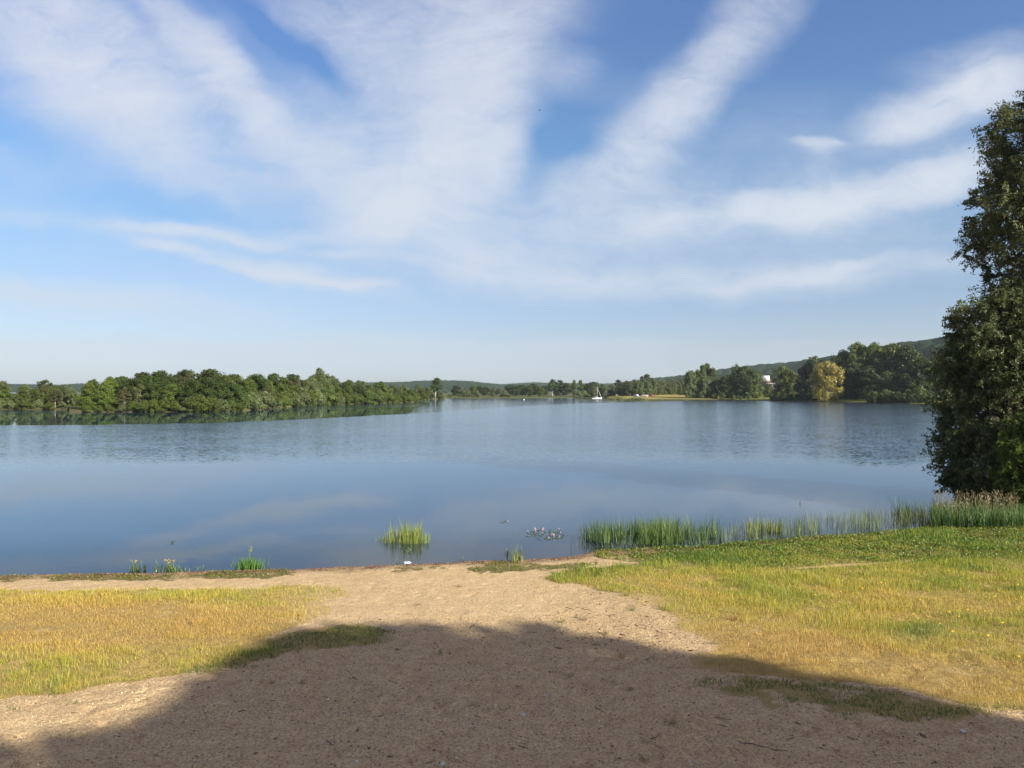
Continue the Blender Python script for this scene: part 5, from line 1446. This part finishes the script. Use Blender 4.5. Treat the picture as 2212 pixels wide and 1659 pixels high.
# ------------------------------------------------------------------ stones, bark crumbs, twigs, dead leaves
m_stone, g = material('stone')
c = g.n('ShaderNodeAttribute', attribute_name='col').outputs['Color']
b = g.n('ShaderNodeBsdfPrincipled', {'Base Color': c, 'Roughness': .8, 'Specular IOR Level': .2})
g.n('ShaderNodeOutputMaterial', {0: b.outputs[0]})
def crumbs(name, n, poly, size, stops, seed, flat=.6, elong=1.0):
    rng = np.random.RandomState(seed)
    x = rng.uniform(-13, 16, n * 5); y = rng.uniform(7.5, 19, n * 5)
    X, Y = to_pic(x, y, land_h(x, y, False))
    m = in_poly(X, Y, poly)
    c0 = cover(x[m], y[m])
    x, y = x[m], y[m]
    k = (c0[0] < .3) & (c0[1] < .3)
    x, y = x[k][:n], y[k][:n]; n = len(x)
    z = land_h(x, y)
    s = size * np.exp(rng.normal(size=n) * .45)
    a = rng.uniform(0, 6.28, n)
    base = np.array([[1, 0, 0], [0, 1, 0], [-1, 0, 0], [0, -1, 0], [0, 0, 1], [0, 0, -1.0]]) 
    P = base[None] * rng.uniform(.7, 1.2, (n, 6, 1)) * np.array([elong, 1, flat]) * s[:, None, None]
    cs_, sn_ = np.cos(a)[:, None], np.sin(a)[:, None]
    Q = P.copy(); Q[..., 0] = P[..., 0] * cs_ - P[..., 1] * sn_; Q[..., 1] = P[..., 0] * sn_ + P[..., 1] * cs_
    Q += np.stack([x, y, z + s * flat * .35], 1)[:, None]
    f = np.array([[0, 1, 4], [1, 2, 4], [2, 3, 4], [3, 0, 4], [1, 0, 5], [2, 1, 5], [3, 2, 5], [0, 3, 5]])
    F_ = (np.arange(n)[:, None, None] * 6 + f[None]).reshape(-1, 3)
    col = blend(rng.uniform(0, 1, n), stops)
    me = new_mesh(name, Q.reshape(-1, 3), [F_], [m_stone], False, {'col': np.repeat(col, 6, 0)})
    tag(obj(name, me), kind='stuff')
ALLSAND = [(-400, 1255), (2600, 1200), (2700, 1800), (-500, 1800)]
crumbs('gravel', 42000, [(-400, 1330), (2600, 1330), (2700, 1800), (-500, 1800)], .0058, [(0, (.16, .10, .06)), (.35, (.32, .21, .12)), (.8, (.58, .42, .25)), (1, (.78, .66, .48))], 701)
crumbs('bark_litter', 2600, [(1300, 1270), (1560, 1300), (1600, 1430), (1200, 1420), (1180, 1330)], .011, [(0, (.14, .07, .045)), (.6, (.24, .13, .08)), (1, (.36, .24, .15))], 702, .35, 2.6)
crumbs('bark_litter', 1100, [(-100, 1400), (2300, 1400), (2400, 1760), (-200, 1760)], .0065, [(0, (.10, .065, .04)), (.6, (.20, .12, .07)), (1, (.34, .23, .14))], 703, .35, 2.8)
# brown wrack along the edge of the water
rng = np.random.RandomState(704)
n = 9000
x = rng.uniform(-14, 12, n); d = np.abs(rng.normal(size=n)) * .28 + .04
y = shore_y(x) - d
k = noise2(x, y, 1.3, 71, 3) > -.25
x, y = x[k], y[k]; n = len(x); z = land_h(x, y) + .012
v, f = leaf_cards(np.stack([x, y, z], 1), np.tile([0, 0, .8], (n, 1)), .022, 2.2, rng, flat=.8)
col = blend(rng.uniform(0, 1, n), [(0, (.12, .065, .035)), (.6, (.24, .13, .07)), (1, (.40, .26, .15))])
tag(obj('wrack', new_mesh('wrack', v, [f], [m_stone], False, {'col': np.repeat(col, 4, 0)})), kind='stuff')

m_twig = simple_mat('twig', (.13, .085, .06), .9, .4, 30)
m_twig_red = simple_mat('dry_leaf', (.36, .16, .07), .8, .3, 30)
m_pebble = simple_mat('pebble', (.62, .56, .47), .7, .15, 20)
TW = [(1140, 1365, 1162, 1366, 'small dark twig at the shade edge left of centre'), (1595, 1603, 1668, 1618, 'long curved dark twig on the shaded sand, lower right'), (1668, 1618, 1702, 1620, 'dark straight twig continuing right of the long curved one'),
      (1545, 1548, 1580, 1555, 'straight twig lying in the shade under the right meadow'), (1555, 1560, 1572, 1565, 'short thick twig under the straight twig in the shade'), (1405, 1595, 1430, 1585, 'slanting forked twig at the bottom right of centre'),
      (1418, 1612, 1432, 1618, 'stubby dark twig near the bottom edge'), (1120, 1605, 1140, 1612, 'thin bent twig near the bottom centre'), (1285, 1525, 1305, 1535, 'thin twig on the shaded sand right of centre'), (1255, 1315, 1278, 1320, 'reddish twig on the sunlit sand below the right meadow'),
      (1178, 1328, 1202, 1331, 'thin long twig on the sunlit sand right of centre'), (1015, 1358, 1030, 1345, 'pale thin stick at the sun-shade boundary'), (1042, 1378, 1049, 1384, 'short upright stick beside the bright notch in the shade'),
      (760, 1462, 772, 1468, 'dark bark piece in the upper shade'), (1003, 1327, 1018, 1322, 'small brown twig in the middle of the sunlit sand'), (415, 1508, 442, 1500, 'red-brown curled twig on the sunlit sand at the left'), (476, 1446, 492, 1447, 'dark bent stick under the left meadow edge'),
      (1700, 1598, 1740, 1590, 'faint stick near the lower right sun fleck'), (1830, 1592, 1855, 1596, 'dark leaf-stalk at the lower right'), (1370, 1350, 1400, 1352, 'reddish bark strip below the right meadow'), (1420, 1365, 1440, 1372, 'small bark strip right of the reddish one'),
      (1225, 1242 + 70, 1240, 1318, 'brown crumb of bark on the bright sand'), (920, 1648, 940, 1640, 'dark twig at the bottom edge left of centre'), (705, 1600, 722, 1612, 'short dark twig in the lower left shade')]
for j, (X0, Y0, X1, Y1, lab) in enumerate(TW):
    rng = np.random.RandomState(800 + j)
    p0 = [float(q[0]) for q in at(np.array([float(X0)]), np.array([float(Y0)]))]
    p1 = [float(q[0]) for q in at(np.array([float(X1)]), np.array([float(Y1)]))]
    p0, p1 = np.array(p0), np.array(p1)
    for p in (p0, p1): p[2] = float(land_h(np.array([p[0]]), np.array([p[1]]))[0]) + .006
    L = np.linalg.norm(p1 - p0)
    q = np.linspace(0, 1, 6)[:, None]
    pts = p0 * (1 - q) + p1 * q - p0
    pts[1:-1] += rng.normal(size=(4, 3)) * np.array([.05, .05, .01]) * L
    if 'upright' in lab: pts[:, 2] += np.linspace(0, .06, 6)
    mb = MB(); r0 = .0045 + .006 * min(L, .6)
    mb.tube(pts, np.linspace(r0, r0 * .4, 6), 5)
    if L > .2:
        mb.tube([pts[3], pts[3] + rng.normal(size=3) * np.array([.2, .2, .02]) * L * .5], [r0 * .5, r0 * .25], 4)
    tag(obj('twig', mb.mesh('twig', m_twig_red if 'red' in lab else m_twig, True), loc=tuple(p0)), lab, 'twig', 'twigs lying on the sand')
PB = [(1177, 1499, .020), (1032, 1436, .018), (858, 1481, .010), (1070, 1524, .018), (742, 1538, .016), (1130, 1541, .030), (1016, 1563, .018), (1103, 1601, .014), (1157, 1604, .014), (620, 1562, .014), (920, 1586, .016), (1350, 1425, .012), (1052, 1285, .012), (1005, 1292, .010),
      (640, 1492, .012), (1900, 1555, .022), (2080, 1582, .028), (770, 1646, .022), (956, 1648, .03), (540, 1600, .016), (1490, 1640, .016), (870, 1540, .014), (1390, 1450, .012), (820, 1455, .010)]
rng = np.random.RandomState(900)
import bmesh
bm = bmesh.new(); bmesh.ops.create_icosphere(bm, subdivisions=2, radius=1.0)
for vv in bm.verts:
    vv.co *= 1 + .13 * math.sin(vv.co.x * 3.1 + 1) * math.cos(vv.co.y * 2.7); vv.co.z *= .62
me_pb = bpy.data.meshes.new('pebble'); bm.to_mesh(me_pb); bm.free(); me_pb.materials.append(m_pebble)
me_pb.polygons.foreach_set('use_smooth', np.ones(len(me_pb.polygons), bool))
for pi_, (X, Y, s) in enumerate(sorted(PB)):
    x, y, z = [float(q[0]) for q in at(np.array([float(X)]), np.array([float(Y)]))]
    z = float(land_h(np.array([x]), np.array([y]))[0])
    o = obj('pebble', me_pb, loc=(x, y, z + s * .3)); o.scale = (s * 1.2, s * .9, s); o.rotation_euler = (0, 0, rng.uniform(0, 6))
    tag(o, f'small pale pebble on the {"sunlit" if Y < 1370 else "shaded"} sand, {ordinal(pi_ + 1)} pebble from the left', 'pebble', 'pale pebbles on the sand')

# ------------------------------------------------------------------ white plastic bottle at the waterline
m_plast = simple_mat('white_plastic', (.72, .76, .85), .35, .08, 40)
m_cap = simple_mat('bottle_cap', (.55, .62, .80), .4, .05)
x, y, z = [float(q[0]) for q in at(np.array([880.0]), np.array([1219.5]))]
e = obj('plastic_bottle', None, loc=(x, y, z + .045), rz=.12); tag(e, 'crumpled white plastic bottle lying at the water\'s edge', 'bottle')
rings = []
for t_, r_ in [(-.085, .02), (-.082, .034), (-.05, .038), (-.02, .030), (.0, .037), (.025, .038), (.045, .034), (.065, .020), (.078, .013)]:
    k = np.arange(12) * math.pi / 6
    rr_ = r_ * (1 + .12 * np.sin(3 * k + t_ * 60))
    rings.append(np.stack([np.full(12, t_), np.cos(k) * rr_, np.sin(k) * rr_ * .9], 1))
mb = MB(); mb.loft(rings); obj('bottle_body', mb.mesh('bottle_body', m_plast, True), e)
mb = MB(); mb.tube([(.078, 0, 0), (.10, 0, 0)], [.016, .016], 10); obj('cap', mb.mesh('cap', m_cap), e)

# ------------------------------------------------------------------ sailing boat, buoy, van, motorboat, tent, building, bird
m_white = simple_mat('white_gelcoat', (.82, .82, .78), .35, .04)
m_alu = simple_mat('aluminium', (.62, .60, .55), .45, .05, metallic=.3)
m_sail = simple_mat('furled_sail', (.78, .74, .64), .8, .06)
m_glassd = simple_mat('dark_glass', (.03, .035, .04), .12, .1)
m_rubber = simple_mat('rubber', (.03, .03, .03), .8, .1)
m_blue = simple_mat('blue_paint', (.18, .26, .45), .4, .05)
m_red = simple_mat('red_paint', (.55, .04, .05), .5, .08)
m_redf = simple_mat('red_canvas', (.60, .05, .035), .8, .08)
m_silver = simple_mat('silver_paint', (.50, .52, .55), .35, .05)
BD = 500.0; BX = (1289.2 - 1106) / F * BD
e = obj('sailing_boat', None, loc=(BX, BD, 0), rz=R(-4)); tag(e, 'white sailing boat with bare mast moored behind the spit', 'sailing boat')
L = 6.4; rings = []
for t_ in np.linspace(0, 1, 14):
    xx = -L / 2 + L * t_
    w = 1.15 * (math.sin(min(1, .42 + t_ * .62) * math.pi) ** .6 if t_ > .25 else .86 + .14 * t_ / .25) if t_ < .99 else .06
    w = 1.15 * max(.05, (1 - ((t_ - .38) / .64) ** 2 * 1.0)) ** .7 if t_ > .38 else 1.15 * (.80 + .20 * t_ / .38)
    top_ = .62 + .22 * t_ ** 2; bot = -.12 - .28 * math.sin(min(1, t_ * 1.05) * math.pi) ** .8 if t_ < .95 else .15
    pr = [(-w, top_), (-w * .97, top_ * .5), (-w * .7, bot * .3), (0, bot), (w * .7, bot * .3), (w * .97, top_ * .5), (w, top_), (0, top_ + .06)]
    rings.append([(xx + (.18 * max(0, zz_) * t_ ** 6), yy_, zz_) for yy_, zz_ in pr])
mb = MB(); mb.loft(rings); obj('hull', mb.mesh('hull', m_white, True), e)
rings = []
for xx, w, h in [(-1.35, .75, .10), (-1.2, .8, .46), (0.0, .8, .50), (1.0, .62, .40), (1.9, .35, .08)]:
    rings.append([(xx, -w, .62), (xx, -w * .9, .62 + h), (xx, w * .9, .62 + h), (xx, w, .62)])
mb = MB(); mb.loft(rings); cab = obj('cabin', mb.mesh('cabin', m_white), e)
for sy in (-1, 1):
    mb = MB(); mb.box((-.3, sy * .765, .90), (1.1, .06, .14)); obj('window', mb.mesh('cabin_window', m_glassd), cab)
mb = MB(); mb.tube([(.55, 0, .9), (.42, 0, 4.5), (.22, 0, 8.0)], [.075, .07, .05], 8); obj('mast', mb.mesh('mast', m_alu, True), e)
mb = MB(); mb.tube([(.5, 0, 1.55), (-2.1, 0, 1.85)], [.055, .05], 7); mb.tube([(-2.1, 0, 1.85), (-2.2, 0, 1.7)], [.03, .03], 6); obj('boom', mb.mesh('boom', m_alu, True), e)
mb = MB(); mb.tube([(2.85, 0, .95), (1.7, 0, 3.9), (.5, 0, 7.1)], [.12, .10, .05], 8); obj('furled_sail', mb.mesh('furled_sail', m_sail, True), e)
mb = MB()
for sy in (-1, 1):
    mb.tube([(.4, sy * 1.0, .7), (.25, 0, 7.4)], [.012, .012], 4)
mb.tube([(-3.1, 0, .7), (.2, 0, 7.9)], [.012, .012], 4); obj('rigging', mb.mesh('rigging', m_alu), e)
mb = MB(); mb.box((-3.28, .1, .15), (.06, .25, .8)); obj('rudder', mb.mesh('rudder', m_white), e)
for sx in (-2.9, 2.8):
    mb = MB()
    for sy in (-1, 1):
        w = .85 if sx < 0 else .35
        mb.tube([(sx, sy * w, .65), (sx, sy * w, 1.15)], [.02, .02], 5)
    mb.tube([(sx, -w, 1.15), (sx, w, 1.15)], [.02, .02], 5); obj('railing', mb.mesh('railing', m_alu), e)

BD2 = 450.0
e = obj('buoy', None, loc=((1131.7 - 1106) / F * BD2, BD2, 0)); tag(e, 'small white round buoy floating before the far shore', 'buoy')
rings = []
for a in np.linspace(-1.2, 1.5, 9):
    k = np.arange(12) * math.pi / 6; rings.append(np.stack([np.cos(k) * .38 * math.cos(a), np.sin(k) * .38 * math.cos(a), np.full(12, .15 + .38 * math.sin(a))], 1))
mb = MB(); mb.loft(rings); obj('float', mb.mesh('float', m_white, True), e)
mb = MB(); mb.tube([(0, 0, .5), (0, 0, .62)], [.05, .05], 6); obj('ring', mb.mesh('ring', m_alu), e)

def ground_far(X, D): return (X - 1106) / F * D, D, mz(X, D)
# van seen from behind at an angle
gx_, gy_, gz_ = ground_far(1374.5, 496)
e = obj('van', None, loc=(gx_, gy_, gz_), rz=R(-62)); tag(e, 'van with red roof and pale rear parked under the willows', 'van')
mb = MB(); mb.loft([[(x_, -.9 * w, .35), (x_, .9 * w, .35), (x_, .9 * w, h), (x_, .78 * w, h + .75), (x_, -.78 * w, h + .75), (x_, -.9 * w, h)] for x_, w, h in [(-2.1, .96, 1.0), (-2.0, 1, 1.1), (.8, 1, 1.1), (1.3, .98, .95)]]); obj('body', mb.mesh('van_body', m_silver), e)
mb = MB(); mb.loft([[(x_, -.9, .35), (x_, .9, .35), (x_, .9, h), (x_, -.9, h)] for x_, h in [(1.3, 1.05), (2.0, .95), (2.15, .8)]]); obj('bonnet', mb.mesh('bonnet', m_blue), e)
mb = MB(); mb.box((-.6, 0, 1.92), (2.9, 1.5, .14), 0, .9); obj('roof', mb.mesh('van_roof', m_red), e)
mb = MB(); mb.box((-2.13, 0, 1.45), (.06, 1.35, .5)); obj('rear_window', mb.mesh('rear_window', m_glassd), e)
for sy in (-1, 1):
    mb = MB(); mb.box((-.4, sy * .875, 1.45), (2.2, .06, .45)); obj('side_window', mb.mesh('side_window', m_glassd), e)
    for sx in (-1.35, 1.3):
        mb = MB(); mb.tube([(sx, sy * .72, .33), (sx, sy * .94, .33)], [.33, .33], 14); wh = obj('wheel', mb.mesh('wheel', m_rubber), e)
        mb = MB(); mb.tube([(sx, sy * .90, .33), (sx, sy * .955, .33)], [.18, .18], 10); obj('rim', mb.mesh('rim', m_silver), wh)
# motorboat on its trailer
gx_, gy_, gz_ = ground_far(1393, 500)
e = obj('motorboat', None, loc=(gx_, gy_, gz_ + .55), rz=R(172)); tag(e, 'white and blue motorboat with dark cover drawn up on the meadow', 'motorboat')
rings = []
for t_ in np.linspace(0, 1, 12):
    xx = -2.1 + 4.3 * t_; w = .95 * max(.04, 1 - max(0, (t_ - .45) / .56) ** 2.2) ** .7
    top_ = .62 + .12 * t_; bot = -.08 + .52 * max(0, (t_ - .55) / .45) ** 2
    rings.append([(xx, -w, top_), (xx, -w * .9, .28 + bot * .4), (xx, 0, bot), (xx, w * .9, .28 + bot * .4), (xx, w, top_), (xx, 0, top_ + .08)])
mb = MB(); mb.loft(rings); obj('hull', mb.mesh('motorboat_hull', m_white, True), e)
mb = MB(); mb.loft([[(x_, -w, .64), (x_, -w * .8, .64 + h), (x_, w * .8, .64 + h), (x_, w, .64)] for x_, w, h in [(-1.9, .8, .35), (-.6, .85, .6), (.3, .8, .42), (.9, .6, .08)]]); obj('cover', mb.mesh('boat_cover', simple_mat('dark_canvas', (.06, .07, .09), .8)), e)
mb = MB(); mb.box((.1, 0, .44), (3.3, 1.90, .10), 0, .97); obj('stripe', mb.mesh('boat_stripe', m_blue), e)
mb = MB(); mb.box((-.2, 0, -.22), (3.6, .9, .08)); mb.box((2.1, 0, -.2), (1.4, .1, .08)); tr_ = obj('trailer', mb.mesh('trailer', m_alu), e)
for sy in (-1, 1):
    mb = MB(); mb.tube([(-.4, sy * .75, -.25), (-.4, sy * .95, -.25)], [.28, .28], 12); obj('wheel', mb.mesh('trailer_wheel', m_rubber), tr_)
# red tent
gx_, gy_, gz_ = ground_far(1408.5, 512)
e = obj('tent', None, loc=(gx_, gy_, gz_), rz=R(20)); tag(e, 'small red tent at the edge of the golden meadow', 'tent')
rings = []
for a in np.linspace(0, math.pi * .48, 7):
    k = np.arange(14) * 2 * math.pi / 14; rings.append(np.stack([np.cos(k) * 1.15 * math.cos(a), np.sin(k) * .95 * math.cos(a), np.full(14, 1.35 * math.sin(a) + .02)], 1))
mb = MB(); mb.loft(rings); obj('canopy', mb.mesh('tent_canopy', m_redf, True), e)
mb = MB(); mb.box((0, -.86, .42), (.5, .12, .8), 0, .6); obj('door', mb.mesh('tent_door', simple_mat('tent_door', (.62, .40, .36), .8)), e)
mb = MB(); mb.tube([(-1.2, 0, 0), (-.85, 0, .95), (0, 0, 1.42), (.85, 0, .95), (1.2, 0, 0)], [.02] * 5, 5); obj('pole', mb.mesh('tent_pole', m_alu), e)

# building with the raised white box
HD = 640.0
hx = (1651 - 1106) / F * HD; hz0 = mz(1651, HD)
m_wallw = simple_mat('white_panel', (.70, .66, .70), .6, .05, 2)
m_brick = simple_mat('brown_brick', (.15, .09, .065), .85, .2, 3)
m_roofb = simple_mat('brown_roof_tiles', (.13, .075, .055), .8, .25, 3)
def zr(Y): return CAMZ + (HY - Y) / F * HD - hz0
px2 = HD / F
e = obj('building', None, loc=(hx, HD, hz0)); tag(e, 'brown building with a raised white box seen between the right shore trees', 'building')
mb = MB(); mb.box((11 * px2, 4, zr(829) / 2), (20 * px2, 8, zr(829))); obj('wall', mb.mesh('wall', m_brick), e)
mb = MB(); rz0 = zr(828); rz1 = zr(820)
xa, xb = 1.5 * px2, 23 * px2
mb.add([(xa, -1, rz0), (xb, -1, rz0), (xb, 9.4, rz0), (xa, 9.4, rz0), (xa + 1.0, 4, rz1), (xb - 2.0, 4, rz1), (xa, -1, rz0 - .25), (xb, -1, rz0 - .25), (xb, 9.4, rz0 - .25), (xa, 9.4, rz0 - .25)],
       [[0, 1, 5, 4], [2, 3, 4, 5], [6, 9, 8, 7], [0, 6, 7, 1], [1, 7, 8, 2], [2, 8, 9, 3], [3, 9, 6, 0]], [[1, 2, 5], [3, 0, 4]])
rf = obj('roof', mb.mesh('roof', m_roofb), e)
mb = MB(); mb.box((12 * px2, -1.07, rz0 - .2), (20 * px2, .12, .28)); obj('gutter', mb.mesh('gutter', m_wallw), rf)
bz0, bz1 = zr(823.5), zr(811.8)
mb = MB(); mb.box((0, -3, (bz0 + bz1) / 2), (13.4 * px2, 5.0, bz1 - bz0)); wb = obj('tower_box', mb.mesh('tower_box', m_wallw), e)
mb = MB(); mb.box((-.4, -5.53, (bz0 + bz1) / 2 - .1), (6.5 * px2, .08, (bz1 - bz0) * .66)); obj('window', mb.mesh('box_window', simple_mat('grey_panel', (.46, .44, .50), .5)), wb)
mb = MB()
for xx in (-4.0 * px2 - .4, 4.0 * px2 - .1):
    mb.box((xx, -5.54, (bz0 + bz1) / 2), (.18, .12, bz1 - bz0))
mb.tube([(-1.7, -5.60, bz1 - 1.2), (1.0, -5.60, bz0 + .7)], [.08, .08], 4)
obj('frame', mb.mesh('box_frame', m_wallw), wb)
for xx in (-2.0, 2.0):
    mb = MB(); mb.box((xx, -3, bz0 / 2), (.5, .5, bz0)); obj('pillar', mb.mesh('pillar', m_brick), e)
for i in range(3):
    mb = MB(); mb.box((5.5 * px2 + i * 4.8 * px2, -.03, zr(834)), (2.6 * px2, .12, 1.3)); wn_ = obj('window', mb.mesh('house_window', m_glassd), e)
    mb = MB(); mb.box((5.5 * px2 + i * 4.8 * px2, -.09, zr(834) - .75), (2.9 * px2, .2, .14)); obj('sill', mb.mesh('sill', m_wallw), wn_)

# bird high over the lake
BR = 130.0
e = obj('bird', None, loc=((1166 - 1106) / F * BR, BR, CAMZ + (HY - 236) / F * BR)); tag(e, 'tiny dark bird flying high in the blue gap', 'bird')
mb = MB()
mb.loft([[(x_ * 1.0, math.cos(a) * r_, math.sin(a) * r_) for a in np.arange(8) * math.pi / 4] for x_, r_ in [(-.20, .005), (-.13, .03), (0, .05), (.10, .04), (.14, .028), (.19, .026), (.22, .006)]])
for s_ in (-1, 1):
    mb.add([(.07, s_ * .03, .02), (-.06, s_ * .03, .01), (-.05, s_ * .22, .10), (.05, s_ * .22, .11), (-.06, s_ * .45, .03), (.07, s_ * .03, .03), (-.06, s_ * .03, .02), (-.05, s_ * .22, .11), (.05, s_ * .22, .12), (-.06, s_ * .45, .035)],
           [[0, 1, 2, 3], [5, 8, 7, 6], [0, 3, 8, 5], [1, 6, 7, 2]], [[3, 2, 4], [8, 9, 7], [3, 4, 9]])
obj('body', mb.mesh('bird_body', simple_mat('bird_feathers', (.05, .05, .05), .8), True), e)

# ------------------------------------------------------------------ haze: one closed box of pale air round the scene
HAZE = 0.00009
mb = MB(); mb.box((0, 2150, 150), (9400, 4700, 308))
m_haze = bpy.data.materials.new('haze'); m_haze.use_nodes = True
g = G(m_haze.node_tree)
pv = g.n('ShaderNodeVolumePrincipled', {'Color': (.80, .88, 1.0, 1), 'Density': HAZE, 'Anisotropy': .2})
om = g.n('ShaderNodeOutputMaterial'); g.link(pv.outputs[0], om.inputs['Volume'])
hz = obj('haze', mb.mesh('haze', m_haze)); tag(hz, kind='stuff')
SC.cycles.volume_bounces = 0
SC.cycles.max_bounces = 8
SC.cycles.transparent_max_bounces = 12
SC.cycles.sample_clamp_indirect = 4.0
